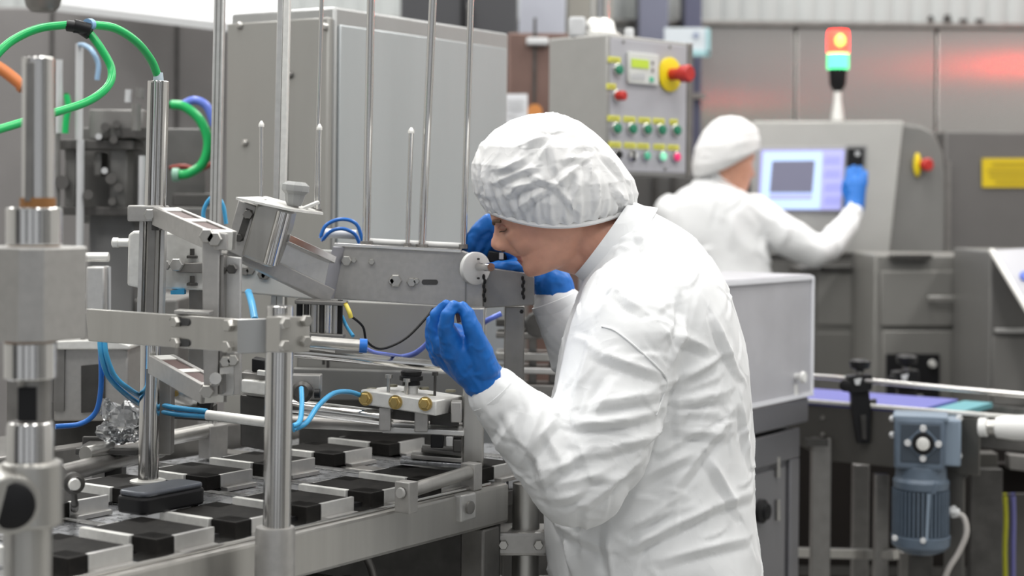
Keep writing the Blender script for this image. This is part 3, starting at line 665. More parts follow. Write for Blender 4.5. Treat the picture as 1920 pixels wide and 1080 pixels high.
# ---------------------------------------------------------------- under the beam: panel, pipes, actuators
cvp = thing('cover_panel', 'plain steel cover panel behind the glove, under the beam', 'panel', P(760, 700, 3.45))
poly([(556, 560), (912, 575), (912, 720), (556, 700)], 3.45, .02).build('sheet', CABW, cvp, .003)
poly([(548, 690), (900, 700), (900, 800), (548, 790)], 3.42, .02).build('lower_sheet', mat('lower_sheet_grey', (.30, .30, .29), .45, .5), cvp, .003)
poly([(612, 668), (617, 668), (617, 690), (612, 690)], 3.40, .01).build('clip', SK, cvp)
poly([(604, 668), (609, 668), (609, 684), (604, 684)], 3.40, .01).build('clip', SK, cvp)
MB().box(P(730, 980, 3.44), .36, .06, .5).build('skirt', SK, cvp)
tag(MB().cyl(P(553, 660, 3.05), P(835, 688, 3.05), .0098, n=18).build('long_pipe', CH), 'long thin steel pipe running under the beam to the glove', 'pipe')
sp_ = thing('stub_pipe', 'short steel pipe with blue end right of the clamp block', 'pipe', P(630, 655, 2.75))
MB().cyl(P(583, 641, 2.75), P(676, 648, 2.75), .0095, n=20).build('pipe', S, sp_)
MB().lathe(P(674, 648, 2.75), (1, .1, -.05), [(0, .0115), (.012, .0115), (.013, .008)], 18).build('blue_end', BLD, sp_)
poly([(628, 652), (680, 655), (680, 664), (628, 662)], 2.80, .02).build('support_foot', SD, sp_)
acs = thing('actuator_bank', 'bank of small dark and bright cylinders hanging below the beam', 'actuator', P(598, 630, 3.0))
for x, r, m_ in ((561, 6, BK), (574, 5, SK), (588, 7, S), (603, 5, SK), (615, 9, CH), (628, 6, S), (637, 5, BK)): MB().cyl(P(x, 628, 3.0), P(x+1, 562, 3.0), r*3/3200, n=14).build('cylinder', m_, acs)
poly([(556, 622), (644, 628), (644, 636), (556, 630)], 2.98, .04).build('lower_plate', SD, acs, .002)
poly([(552, 562), (648, 566), (648, 574), (552, 570)], 2.97, .05).build('upper_plate', SD, acs, .002)
tag(MB().tube([P(648, 570, 2.95), P(655, 585, 2.94), P(658, 596, 2.94)], .004).build('yellow_lead', mat('yellow_lead_pvc', (.75, .62, .10), .4)), 'short yellow lead dangling below the beam', 'cable')
tag(MB().tube([P(655, 590, 2.94), P(680, 612, 2.96), P(688, 640, 2.98), P(715, 654, 3.0), P(760, 635, 3.02), P(800, 595, 3.04), P(812, 578, 3.05)], .0022).build('black_lead', BK), 'thin dark lead looping below the beam', 'cable')
# manifold block
D4 = 3.0
mf = thing('manifold_block', 'pale metal manifold with three brass plugs and black knob', 'manifold', P(760, 770, D4))
MB().prism([P(676, 730, D4-.02), P(818, 752, D4-.06), P(868, 742, D4+.06), P(745, 722, D4+.08)], -Z*.026).build('block', ALW, mf, .0025)
pfn = (P(818, 752, D4-.06)-P(676, 730, D4-.02)).cross(Z).normalized(); pfn = pfn if pfn.y < 0 else -pfn
for x, y in ((686, 747), (742, 754), (798, 757)):
    c_ = onpl(x, y, P(676, 730, D4-.02), pfn)
    MB().hexb(c_, pfn, .0105, .006, 6).lathe(c_, pfn, [(0, .0125), (.003, .0125), (.003, .006), (.008, .006)], 18).build('brass_plug', BRS, mf)
MB().lathe(P(771, 722, D4), Z, [(0, .016), (.008, .015), (.009, .021), (.016, .021), (.017, .018), (.024, .019), (.026, .016)], 14).build('black_knob', BK, mf)
MB().cyl(P(770, 742, D4), P(771, 720, D4), .0125).build('knob_stem', AL, mf)
for x, y, h_, r in ((728, 735, 26, .003), (762, 742, 26, .003), (815, 742, 38, .0025)):
    MB().cyl(P(x, y, D4-.02), P(x+1, y-h_, D4-.02), r, n=8).lathe(P(x+1, y-h_, D4-.02), Z, [(0, r*2.2), (.006, r*2.2)], 10).build('stud', SK if x == 815 else S, mf)
for x, y in ((697, 732), (736, 725), (752, 738), (795, 730), (807, 744), (845, 735)): MB().lathe(P(x, y, D4+.01), Z, [(0, .009), (.004, .009)], 12).build('washer', mat('olive_washer', (.30, .28, .20), .4, .7), mf)
for a in ((712, 762, 734, 806), (778, 768, 803, 808), (846, 752, 866, 790)):
    MB().box(P((a[0]+a[2])/2, (a[1]+a[3])/2, D4-.01), (a[2]-a[0])*D4/3200, .035, (a[3]-a[1])*D4/3200).build('standoff', SB, mf, .002)
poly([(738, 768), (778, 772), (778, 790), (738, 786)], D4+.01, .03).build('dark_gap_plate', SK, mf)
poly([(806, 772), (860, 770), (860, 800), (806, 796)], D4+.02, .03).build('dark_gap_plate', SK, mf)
poly([(716, 800), (870, 808), (870, 818), (716, 812)], D4-.015, .06).build('sole_plate', AL, mf, .002)
tag(MB().cyl(P(548, 762, 3.02), P(735, 785, 2.99), .0135, n=18).build('guide_tube', CH), 'bright guide tube running into the manifold supports', 'pipe')
tag(MB().cyl(P(548, 790, 3.10), P(868, 805, 3.06), .012, n=18).build('guide_tube', SD), 'dull guide tube lower down behind the moulds', 'pipe')
stg = thing('stop_gate', 'small dark latch blocks on stacked plates beside the rail post', 'latch', P(840, 870, 3.0))
for a, m_ in (((808, 812, 832, 838), BK), ((836, 816, 850, 836), AL), ((850, 822, 866, 846), SK)): MB().box(P((a[0]+a[2])/2, (a[1]+a[3])/2, 3.0), (a[2]-a[0])*3/3200, .03, (a[3]-a[1])*3/3200).build('latch_block', m_, stg, .002)
for k, (y, m_) in enumerate(((844, SD), (856, SB), (866, PL))):
    MB().prism([P(790-k*20, y-4, 3.02), P(866, y+4, 2.99), P(866, y+12, 2.99), P(790-k*20, y+4, 3.02)], Y*.05).build('stacked_plate', m_, stg, .001)
# middle left: valve block, silver barrel, rails, film
vb = thing('valve_block', 'pale block with dark sensor on top left of the front post', 'valve', P(470, 760, 2.9))
poly([(452, 712), (500, 716), (500, 742), (452, 736)], 2.86, .06).build('block', ALW, vb, .003)
poly([(452, 698), (500, 702), (500, 714), (452, 710)], 2.88, .05).build('cap_plate', SD, vb, .002)
poly([(472, 672), (496, 676), (496, 700), (472, 697)], 2.9, .04).build('sensor', BK, vb, .002)
poly([(482, 695), (498, 697), (498, 705), (482, 703)], 2.86, .02).build('pale_tab', ALW, vb)
poly([(450, 740), (500, 746), (500, 846), (450, 836)], 2.9, .06).build('dark_body', SK, vb, .003)
sb2 = thing('silver_barrel', 'short silver barrel with small yellow dot behind the column', 'actuator', P(360, 745, 2.95))
MB().lathe(P(318, 722, 2.95), P(378, 745, 2.95)-P(318, 722, 2.95), [(0, .030), (.05, .028), (.058, .022)], 24).build('barrel', S, sb2)
MB().cyl(P(378, 745, 2.95), P(400, 752, 2.95), .018).build('black_end', BK, sb2)
MB().lathe(P(330, 738, 2.918), (0, -1, 0), [(0, .005), (.003, .005)], 10).build('yellow_dot', BRS, sb2)
poly([(322, 750), (400, 762), (400, 790), (322, 785)], 3.0, .04).build('saddle', SK, sb2)
tag(MB().cyl(P(388, 778, 2.83), P(502, 792, 2.80), .0085, n=16).build('bright_tube', ALW), 'bright tube joined to the light blue hoses at the left', 'pipe')
rb = thing('bed_rail_bar', 'round rail bar held by two blocks behind the moulds, left side', 'bar', G(172, 885, .955))
q0_, q1_ = G(160, 852, 1.01), G(392, 806, 1.01)
MB().cyl(q0_, q1_, .014, n=18).build('bar', S, rb)
MB().cyl(G(110, 890, .99), G(300, 842, .99), .016, n=18).build('lower_bar', SD, rb)
for (x, y), w_ in (((174, 858), .03), ((400, 815), .05)):
    c_ = G(x, y, 1.0); MB().box(c_-Z*.012, w_, .03, .062, (B, A, Z)).build('holder_block', SB, rb, .002)
lbx = thing('side_housing', 'grey boxed housing with recessed door behind the left column', 'housing', P(150, 780, 3.3))
poly([(100, 652), (200, 648), (240, 655), (240, 790), (100, 790)], 3.3, .2).build('body', SB, lbx, .004)
poly([(96, 640), (210, 636), (244, 648), (244, 656), (96, 656)], 3.28, .22).build('lid', ALW, lbx, .003)
poly([(152, 686), (196, 682), (196, 772), (152, 774)], 3.295, .01).build('recessed_door', SK, lbx)
MB().box(P(112, 712, 3.3), .02, .012, .12).build('seam', SD, lbx)
MB().box((P(160, 980, 3.42).x, 3.42, .99), .12, .15, .12).build('stand', SK, lbx)
poly([(12, 650), (100, 655), (100, 800), (12, 800)], 3.35, .1).build('rear_box', SD, lbx, .003)
vt = thing('vertical_actuator', 'light grey actuator body under a round cap left of the plate', 'actuator', P(182, 600, 3.3))
poly([(160, 500), (196, 500), (196, 588), (160, 588)], 3.3, .05).build('body', AL, vt, .004)
MB().cyl(P(158, 482, 3.33), P(204, 482, 3.33), .009, n=16).build('round_cap', ALW, vt)
MB().cyl(P(204, 600, 3.33), P(204, 500, 3.33), .004).build('side_rod', WHG, vt)
poly([(150, 586), (215, 586), (215, 642), (150, 642)], 3.31, .06).build('base', SD, vt, .003)
cf = MB(); random.seed(3)
for cx_, cy_, rx, rz in ((232, 790, .030, .034), (205, 808, .024, .016), (245, 815, .020, .014), (198, 765, .012, .022)):
    c_ = P(cx_, cy_, 2.99); m_ = MB().ell(c_, (X*rx, Y*rx*.8, Z*rz), 14, 9)
    cf.add([c_+(v_-c_)*(1+.55*noise.noise(v_*70)+.35*noise.noise(v_*140)) for v_ in m_.v], m_.f)
cfo = cf.build('crumpled_film', CLR, None, 0, 18); cfo['kind'] = 'stuff'; tag(cfo, 'crumpled clear film trimmings heaped behind the suction column', 'film')
trough = tag(MB().box(P(212, 840, 3.02), .11, .10, .012).box(P(212, 834, 3.07), .11, .008, .03).box(P(212, 840, 3.02)-Z*.05, .04, .04, .09).build('film_trough', SK, None, .003), 'shallow steel trough under the crumpled film', 'trough')
mbase = thing('rear_plinth', 'dark machine plinth added to darken the space below and behind the mould bed', 'base', M(-2.75, 2.3, 0))  # dark box standing in for the shade under the bed
MB().mbox(-3.0, -2.46, 1.6, 2.75, 0, .90).build('base_body', SK, mbase, .01)
MB().mbox(-3.0, -2.44, 1.6, 2.75, .90, .93).build('base_top', SD, mbase, .004)
# ---------------------------------------------------------------- hoses
hose('green_hose', 'bright green hose from left edge to the dark tee fitting', [(-30, 135, 2.6), (0, 96, 2.62), (30, 72, 2.64), (75, 53, 2.66), (132, 46, 2.68)], 8, GRN)
hose('green_hose', 'bright green hose arching from the tee to the steel cylinder', [(168, 46, 2.7), (215, 53, 2.73), (255, 78, 2.77), (283, 112, 2.81), (296, 143, 2.83)], 8, GRN)
hose('green_hose', 'bright green hose looping down from the tee behind glassy column', [(165, 58, 2.7), (190, 92, 2.7), (209, 130, 2.7), (202, 162, 2.68), (165, 190, 2.65), (100, 212, 2.6), (40, 230, 2.55), (-20, 248, 2.5)], 8, GRN)
tee = thing('tee_fitting', 'small black tee fitting joining three green hoses', 'fitting', P(150, 60, 2.69))
MB().cyl(P(126, 48, 2.68), P(142, 50, 2.68), .009).cyl(P(138, 48, 2.68), P(168, 56, 2.69), .0105).cyl(P(150, 52, 2.69), P(168, 64, 2.69), .0095).build('body', BK, tee)
MB().cyl(P(164, 46, 2.69), P(171, 46, 2.7), .0095).build('blue_ring', mat('pale_blue_ring', (.25, .45, .70), .4), tee)
MB().cyl(P(144, 52, 2.68), P(143, 62, 2.68), .005).build('clip', BK, tee)
for k, (dx, lab) in enumerate(((0, 'light blue hose curving below the cross plate, outer of the pair'), (7, 'light blue hose curving below the cross plate, inner of the pair'))):
    hose('blue_hose', lab, [(187+dx*1.2, 630, 2.72), (190+dx*1.3, 665, 2.72), (203+dx*1.7, 705, 2.74), (233+dx*1.3, 737-dx*1.1, 2.78), (268+dx, 760-dx*1.7, 2.88), (320, 775-dx*1.7, 2.86), (388, 781-dx*1.4, 2.83)], 5, BLH)
hose('blue_hose', 'deep blue hose dropping from the cross plate to the film', [(187, 630, 2.74), (190, 690, 2.74), (188, 740, 2.75), (178, 775, 2.76), (150, 795, 2.76), (104, 800, 2.74)], 5, BLD)
hose('blue_hose', 'light blue hose rising from moulds right of the front post', [(548, 800, 2.7), (562, 790, 2.72), (566, 760, 2.75), (565, 728, 2.8)], 5, BLH)
hose('blue_hose', 'light blue hose bending from moulds up to the manifold', [(550, 806, 2.72), (575, 792, 2.74), (596, 762, 2.8), (625, 738, 2.88), (655, 735, 2.95), (680, 743, 2.99)], 5, BLH)
hose('blue_hose', 'blue hose loop behind the beam top, taller of two', [(600, 446, 3.2), (612, 422, 3.2), (640, 411, 3.2), (668, 420, 3.2), (680, 452, 3.2)], 3.6, BLD)
hose('blue_hose', 'blue hose loop behind the beam top, lower of two', [(603, 452, 3.21), (620, 434, 3.21), (642, 429, 3.21), (664, 438, 3.21), (674, 456, 3.21)], 3.6, BLD)
tag(MB().cyl(P(608, 437, 3.24), P(668, 440, 3.24), .009).build('white_coupling', WHT), 'white coupling under the two blue hose loops', 'fitting')
hose('blue_hose', 'pale blue hose bent behind the profile post, left of it', [(382, 420, 3.36), (382, 395, 3.36), (392, 375, 3.36), (405, 368, 3.36), (418, 385, 3.36), (424, 420, 3.36)], 4, BLH)
hose('blue_hose', 'light blue hose hanging behind uprights above the cross plate', [(466, 548, 3.2), (472, 568, 3.1), (478, 600, 3.0)], 7, BLH)
hose('blue_tube', 'violet blue tube leaving the stub pipe end toward panel', [(676, 648, 2.76), (700, 660, 2.85), (725, 664, 3.0), (752, 668, 3.1)], 3.5, BLV)
hose('blue_tube', 'violet blue tube rising from panel foot toward the glove', [(722, 678, 3.44), (740, 672, 3.36), (775, 664, 3.22), (800, 645, 3.2), (822, 618, 3.2)], 5, BLV)
hose('blue_tube', 'violet blue tube seen between the two beam posts', [(882, 620, 3.45), (900, 610, 3.40), (915, 600, 3.35), (940, 588, 3.35)], 5, BLV)
hose('blue_hose', 'short deep blue lead right of the hanging cylinders', [(640, 590, 3.02), (650, 612, 3.02), (662, 630, 3.0)], 3.5, BLH)
vh = thing('hose_connector', 'dark round connector with red screw at the blue hose top', 'fitting', P(570, 738, 2.85))
MB().lathe(P(568, 735, 2.86), (0, -1, .1), [(0, .018), (.015, .018), (.02, .012)], 16).build('body', SK, vh)
MB().box(P(575, 718, 2.88), .05, .03, .03).build('plate', SB, vh, .002)
MB().cyl(P(590, 738, 2.84), P(600, 738, 2.84), .008).build('black_plug', BK, vh)
# small brackets behind, between the posts and the far sleeve
rr = thing('rear_rail_unit', 'blurred grey rails and dark block seen behind the far sleeve', 'machine', P(1010, 760, 3.9))
for y0, y1, m_ in ((598, 612, SK), (622, 634, SD), (660, 676, S), (688, 700, AL), (720, 745, SD)): poly([(930, y0), (1110, y0+4), (1110, y1+4), (930, y1)], 3.9, .1).build('rail', m_, rr, .003)
for x in (992, 1030): poly([(x, 590), (x+14, 590), (x+14, 760), (x, 760)], 3.95, .05).build('strut', SD, rr, .002)
MB().lathe(P(1008, 608, 3.85), (0, -1, 0), [(0, .03), (.02, .026)], 16).build('dark_roller', SK, rr)
poly([(930, 750), (1110, 750), (1110, 1080), (930, 1080)], 3.95, .2).build('lower_box', SK, rr)
# ================================================================ people
import numpy as np
from mathutils.bvhtree import BVHTree
def lerp_tab(tab, x, k):
    for a_, b_ in zip(tab, tab[1:]):
        if a_[0] <= x <= b_[0]:
            t = (x-a_[0])/(b_[0]-a_[0]+1e-9); t = t*t*(3-2*t)*.5+t*.5; return a_[k]+(b_[k]-a_[k])*t
    return tab[-1][k] if x > tab[-1][0] else tab[0][k]
def crumple(p, f):
    q = p*f
    w_ = V((noise.noise(q*.7+V((3, 1, 7))), noise.noise(q*.7+V((9, 4, 2))), noise.noise(q*.7+V((1, 8, 5)))))
    return 1-abs(noise.noise(q+w_*.9))*2.2
def crease_field(bm, nv, lines, nrand, seed, rl=(.03, .09), rw=.006, ra=.0016, region=None):
    """folds and creases of the cloth: each line is a ridge with a valley beside it, laid on the surface"""
    tree = BVHTree.FromBMesh(bm)
    co = np.array([c[:] for v, n, c in nv]); out = np.zeros(len(co)); segs = []
    for x0, y0, x1, y1, w_, am in lines:
        pts = []
        for t in (0, .25, .5, .75, 1):
            wob = math.sin(t*math.pi)*4*math.sin(x0*1.7+y0)
            k = ray(x0+(x1-x0)*t+wob*.4, y0+(y1-y0)*t+wob).normalized(); h = tree.ray_cast(CP, k)
            if h[0] is not None: pts.append((h[0], h[1]))
        if len(pts) >= 2: segs.append((pts, w_, am))
    rnd = random.Random(seed)
    for q in range(nrand):
        v, n, c = nv[rnd.randrange(len(nv))]
        d = V((rnd.gauss(0, 1), rnd.gauss(0, 1), rnd.gauss(0, 1))); d = (d-n*d.dot(n))
        if d.length < .1: continue
        d = d.normalized()*rnd.uniform(*rl)
        pts = []
        for t in (-.5, -.17, .17, .5):
            h = tree.find_nearest(c+d*t+n.cross(d)*(.25*t*t))
            pts.append((h[0], h[1]))
        segs.append((pts, rw*rnd.uniform(.7, 1.5), ra*rnd.uniform(.5, 1.4)*rnd.choice((1, 1, -1))))
    for pts, w_, am in segs:
        P0 = np.array([p[0][:] for p in pts]); mn = P0.min(0)-w_*6; mx = P0.max(0)+w_*6
        idx = np.nonzero(((co > mn) & (co < mx)).all(1))[0]
        if len(idx) == 0: continue
        c = co[idx]; best = np.full(len(idx), 1e9); val = np.zeros(len(idx)); n_s = len(pts)-1
        for k in range(n_s):
            a, b = P0[k], P0[k+1]; d = b-a; L = np.linalg.norm(d)+1e-9; d = d/L
            t = np.clip((c-a)@d, 0, L); r = c-a-t[:, None]*d; dist = np.linalg.norm(r, axis=1)
            sd = np.cross(d, np.array(pts[k][1][:])); s_ = r@sd
            gt = (k+t/L)/n_s; tap = np.sin(np.pi*np.clip(gt*.9+.05, 0, 1))**.6
            g = am*tap*(np.exp(-dist/w_)-.8*np.exp(-np.abs(dist-1.5*w_)/(.9*w_))*(s_ > 0))
            m_ = dist < best; val[m_] = g[m_]; best[m_] = dist[m_]
        out[idx] += val
    return out.tolist()
def blob(name, mb, m, parent, vox=.007, smooth=4, fold=None, ang=60, post=None, creases=None):
    me = bpy.data.meshes.new('tmp'); bm = bmesh.new(); vs = [bm.verts.new(p) for p in mb.v]
    for f in mb.f:
        try: bm.faces.new([vs[i] for i in f])
        except ValueError: pass
    bmesh.ops.recalc_face_normals(bm, faces=bm.faces); bm.to_mesh(me); bm.free()
    ob = bpy.data.objects.new('tmp', me); COL.objects.link(ob)
    r = ob.modifiers.new('r', 'REMESH'); r.mode = 'VOXEL'; r.voxel_size = vox
    s = ob.modifiers.new('s', 'SMOOTH'); s.iterations = smooth; s.factor = .5
    dg = bpy.context.evaluated_depsgraph_get(); m2 = bpy.data.meshes.new_from_object(ob.evaluated_get(dg))
    bpy.data.objects.remove(ob)
    bm = bmesh.new(); bm.from_mesh(m2); bm.normal_update()
    if fold:
        nv = [(v, v.normal.copy(), v.co.copy()) for v in bm.verts]
        disp = [fold(c_, n_) for v, n_, c_ in nv]
        if creases is not None:
            disp = [a+b for a, b in zip(disp, crease_field(bm, nv, *creases))]
        for (v, n_, c_), g_ in zip(nv, disp): v.co = c_+n_*g_
    if post: post(bm)
    for f in bm.faces: f.smooth = True
    me = bpy.data.meshes.new(name)
    return finish(bm, me, name, m, parent)
def ering(c, ax, ay, n=40, e=2.3):
    o = []
    for i in range(n):
        a = 2*math.pi*i/n; ca, sa = math.cos(a), math.sin(a)
        o.append(c+ax*math.copysign(abs(ca)**(2/e), ca)+ay*math.copysign(abs(sa)**(2/e), sa))
    return o
def pw(tab, x):
    if x <= tab[0][0]: return tab[0][1]
    tab = [(q[0], q[1]) for q in tab]
    for (a_, b_), (c_, d_) in zip(tab, tab[1:]):
        if x <= c_: return b_+(d_-b_)*(x-a_)/(c_-a_)
    return tab[-1][1]
def head_mesh(C, f, u, prof, hmap, scale=1.0, back=.098):
    """head grown as rings along its own up axis; prof = (canonical height, skin front, nose/lip ridge, ridge width)"""
    l = u.cross(f).normalized()
    mb = MB(); N = 96; rings = []
    hs = [-.131+.253*k/84 for k in range(85)]
    for h in hs:
        if h < -.045: t = (h+.131)/.086; bk = -.010-.070*max(0, t)**.6; w_ = .022+.048*max(0, t)**.5
        else: t = max(0, 1-((h+.02)/.145)**2) if h > -.02 else 1; bk = -back*max(0.02, t)**.5; w_ = .077*max(.02, t)**.5 if h > -.02 else .070+.007*(h+.045)/.025
        fr = pw(prof, h) ; rg = pw([(q[0], q[2]) for q in prof], h); rw = pw([(q[0], q[3]) for q in prof], h)
        cy_ = (fr+bk)/2; ax = (fr-bk)/2; ring = []
        for i in range(N):
            a = 2*math.pi*i/N-math.pi; ca, sa = math.cos(a), math.sin(a)
            e = 2.3 if ca > 0 else 2.0
            x = cy_+ax*math.copysign(abs(ca)**(2/e), ca); y = w_*math.copysign(abs(sa)**(2/e), sa)
            if ca > 0:
                x += rg*math.exp(-(y/rw)**2)
                for sg in (-1, 1):   # eye sockets, lids, cheekbones, brow, nostril wings
                    x -= .011*math.exp(-((y-sg*.031)/.016)**2-((h-.002)/.013)**2)
                    x += .0065*math.exp(-((y-sg*.031)/.013)**2-((h+.001)/.008)**2)
                    x += .005*math.exp(-((y-sg*.042)/.018)**2-((h+.030)/.018)**2)
                    x += .004*math.exp(-((y-sg*.030)/.020)**2-((h-.020)/.008)**2)
                    x += .014*math.exp(-((y-sg*.0150)/.0062)**2-((h+.040)/.0085)**2)
                    x -= .006*math.exp(-((y-sg*.0255)/.0055)**2-((h+.050)/.014)**2)
            ring.append(C+(f*x+l*y+u*pw(hmap, h))*scale)
        rings.append(ring)
    mb.loft(rings); return mb
def lips_post(C, f, u, mh, scale):
    l = u.cross(f).normalized()
    def post(bm):
        for fc in bm.faces:
            q = fc.calc_center_median()-C; x, y, h = q.dot(f)/scale, q.dot(l)/scale, q.dot(u)/scale
            if x > .055 and abs(y) < .026 and abs(h-mh) < .0085*(1-(y/.030)**2)**.5+.0005: fc.material_index = 1
    return post
def cap_mesh(levels, d, sag, seed, n=280, m=124, tilt=0):
    """bouffant hair net: levels = (height 0..1, py, x left, x right, half width); rim droops over the ears"""
    rings = []
    for k in range(m+1):
        h = k/m; h = 1-(1-h)**1.35
        py, xl, xr, hw = [lerp_tab(levels, h, q) for q in (1, 2, 3, 4)]
        ring = []
        for i in range(n):
            a = 2*math.pi*i/n; cx, ax = (xl+xr)/2, (xr-xl)/2
            p = P(cx+ax*math.cos(a), py+sag*math.sin(a)**2*(1-h)**2.2+tilt*math.cos(a)*(1-h)**2, d+hw*math.sin(a)); ring.append(p)
        rings.append(ring)
    c0 = sum(rings[m//3], V())/n
    for k, ring in enumerate(rings):
        h = k/m
        for i, p in enumerate(ring):
            nn = (p-c0).normalized(); q = p+V((seed, 0, 0)); a = 2*math.pi*i/n
            g = .0026*math.sin(a*34+3*noise.noise(q*20))*max(0, 1-h*2.6) + .0020*(crumple(q, 6)-.6)*min(1, .25+h*3)*(1 if h < .98 else .3) + .0010*(crumple(q+V((0, 5, 0)), 21)-.6)
            g += .004*noise.noise(q*7)
            ring[i] = p+nn*g
    inner = [[c0+(p-c0)*.93+Z*.004 for p in rings[0]]]
    mb = MB(); mb.loft(inner+rings); return mb
# ---------------------------------------------------------------- the man bending over the machine
DM = 3.0; km = DM/3200
man = thing('person', 'person in white overall and hair net bending left over the machine, blue gloves', 'person', (P(1225, 1000, DM).x, DM, 0))
ph = math.radians(25); tw = math.radians(3)
f1 = V((-math.cos(ph)*math.cos(tw), math.cos(ph)*math.sin(tw), -math.sin(ph))); u1_ = V((-math.sin(ph), 0, math.cos(ph))); u1_ = (u1_-f1*u1_.dot(f1)).normalized()
C1 = P(953, 423, DM)-f1*.083
HM = [(-.131, -.1035), (-.112, -.093), (-.072, -.0615), (-.042, -.033), (-.032, -.020), (0, 0), (.122, .115)]
HI = [(b_, a_) for a_, b_ in HM]
def loc1(px, py):
    q = P(px, py, DM)-C1; return pw(HI, q.dot(u1_)), q.dot(f1)
# outline of the face read off the photograph, from chin to crown
PF = [(1002, 523), (992, 520), (985, 514), (981, 508), (980, 500), (974, 493), (969, 489), (977, 485), (965, 481), (958, 477), (951, 474), (937, 471), (926, 469), (919, 462), (919, 453), (922, 445), (926, 430), (927, 424), (923, 413), (918, 400), (913, 386), (914, 350), (935, 305), (985, 268)]
def profile():
    raw = sorted(loc1(x, y) for x, y in PF); out = []
    nas = [fr for h, fr in raw if -.006 < h < .012]; nas = sum(nas)/max(1, len(nas))
    for h, fr in raw:
        if h > .004: base = fr-(.004 if h < .02 else 0)
        elif h > -.055: base = min(fr, .096-.10*(.004-h)*.12)
        else: base = fr-(.005 if h > -.088 else 0)
        rg = fr-base
        rw = .011 if h > -.012 else (.0135 if h > -.055 else .022)
        out.append((h, base, rg, rw))
    out = [(-.131, .060, 0, .022), (-.127, .074, 0, .022)]+[o for o in out if o[0] > -.124]
    return out
PR = profile(); print('PROFILE', [tuple(round(v_, 3) for v_ in q) for q in PR])
hm = head_mesh(C1, f1, u1_, PR, HM)
hm.chain([(P(1090, 425, DM), .058), (P(1125, 452, DM), .062), (P(1160, 495, DM), .066), (P(1205, 620, DM), .09)], 28)
hm.capsule(P(1062, 466, DM), .041, P(1108, 472, DM), .048, 24)
mouth_h = (P(977, 485, DM)-C1).dot(u1_)
body1 = blob('body', hm, (SKIN, LIP), man, .0032, 3, post=lips_post(C1, f1, u1_, mouth_h, 1.0))
l1 = u1_.cross(f1).normalized()
def facept(h, y, off): # point on the near side of the face
    dg_ = [v.co for v in body1.data.vertices]; best = None
    for c_ in dg_:
        q = c_+ORGN[body1]-C1
        if abs(q.dot(u1_)-h) < .004 and abs(q.dot(l1)-y) < .004 and q.dot(f1) > 0:
            if best is None or q.dot(f1) > best: best = q.dot(f1)
    return C1+f1*((best or .07)+off)+u1_*h+l1*y
sgn = 1 if l1.y < 0 else -1
for s_ in (1, -1):
    ys = [sgn*s_*v_ for v_ in (.018, .025, .033, .041, .048)]
    MB().tube([facept(h_, y_, .0006) for h_, y_ in zip((.013, .0155, .017, .016, .0125), ys)], .0028, 8, 4).build('eyebrow', HAIR, man)
    MB().tube([facept(h_, y_, .0006) for h_, y_ in zip((-.0035, -.0045, -.0055, -.0055, -.0035), ys)], .0011, 6, 4).build('eyelashes', HAIR, man)
    MB().tube([facept(h_, y_, -.0001) for h_, y_ in zip((.003, .0055, .0062, .005, .001), ys)], .0007, 6, 4).build('eyelid_fold', LIP, man)
# nostril shade as a small solid dark lens below the wing
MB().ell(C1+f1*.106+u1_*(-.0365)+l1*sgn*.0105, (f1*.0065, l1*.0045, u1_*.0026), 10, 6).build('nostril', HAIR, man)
for s_ in (1,):
    MB().tube([facept(mouth_h+dz_, sgn*y_, .0002) for y_, dz_ in ((0, .0), (.008, .0002), (.016, -.0008), (.023, -.0025))], .0010, 6, 4).build('mouth_line', mat('mouth_dark', (.20, .05, .04), .5), man)
# overall
SEC = [(1080, 512, 1184, 380, .068), (1092, 521, 1196, 388, .074), (1086, 538, 1238, 405, .104), (1076, 572, 1300, 447, .165), (1062, 612, 1352, 520, .205), (1046, 680, 1388, 620, .212), (1032, 762, 1404, 722, .205), (1020, 860, 1411, 850, .200), (1018, 970, 1418, 968, .203), (1030, 1080, 1426, 1080, .212), (1030, 1230, 1436, 1230, .216), (1026, 1385, 1442, 1385, .220)]
rings = []
SP = [[V((s_[0], s_[1], s_[4])), V((s_[2], s_[3], 0))] for s_ in SEC]
fr_ = catmull([q[0] for q in SP], 5); bk_ = catmull([q[1] for q in SP], 5)
for a_, b2 in zip(fr_, bk_):
    pf_, pb_ = P(a_.x, a_.y, DM), P(b2.x, b2.y, DM); rings.append(ering((pf_+pb_)/2, (pb_-pf_)/2, Y*a_.z, 44, 2.25))
coat = MB().loft(rings)
arm_n = [(P(1195, 585, 2.88), .098), (P(1178, 640, 2.83), .098), (P(1150, 740, 2.80), .092), (P(1118, 835, 2.78), .088), (P(1085, 895, 2.765), .080)]
fore_n = [(P(1085, 895, 2.765), .080), (P(1035, 850, 2.755), .070), (P(985, 800, 2.745), .060), (P(948, 760, 2.738), .049), (P(932, 742, 2.735), .044)]
coat.chain(arm_n, 28); coat.chain(fore_n, 28)
coat.chain([(P(1190, 600, 3.12), .085), (P(1135, 670, 3.2), .075), (P(1092, 665, 3.21), .066), (P(1064, 616, 3.2), .054), (P(1048, 585, 3.2), .049), (P(1043, 572, 3.2), .046)], 24)
EL = P(1085, 895, 2.74); SHN = P(1230, 700, 2.80); ARM = (P(1178, 640, 2.83)-EL).normalized(); FA = (P(932, 742, 2.735)-EL).normalized()
def fold1(p, n_):
    g = .0055*(crumple(p, 3.1)-.55)+.0016*(crumple(p+V((4, 2, 1)), 9.5)-.55)
    r = (p-EL).length; w_ = math.exp(-(r/.11)**2)
    t_ = (p-EL).dot((ARM-FA).normalized()); c_ = (p-EL).dot((ARM+FA).normalized())
    g += w_*.0035*math.sin(t_*80+2.2*noise.noise(p*12)+c_*22)
    if p.z > 1.36: g *= .6
    return g
CL = []
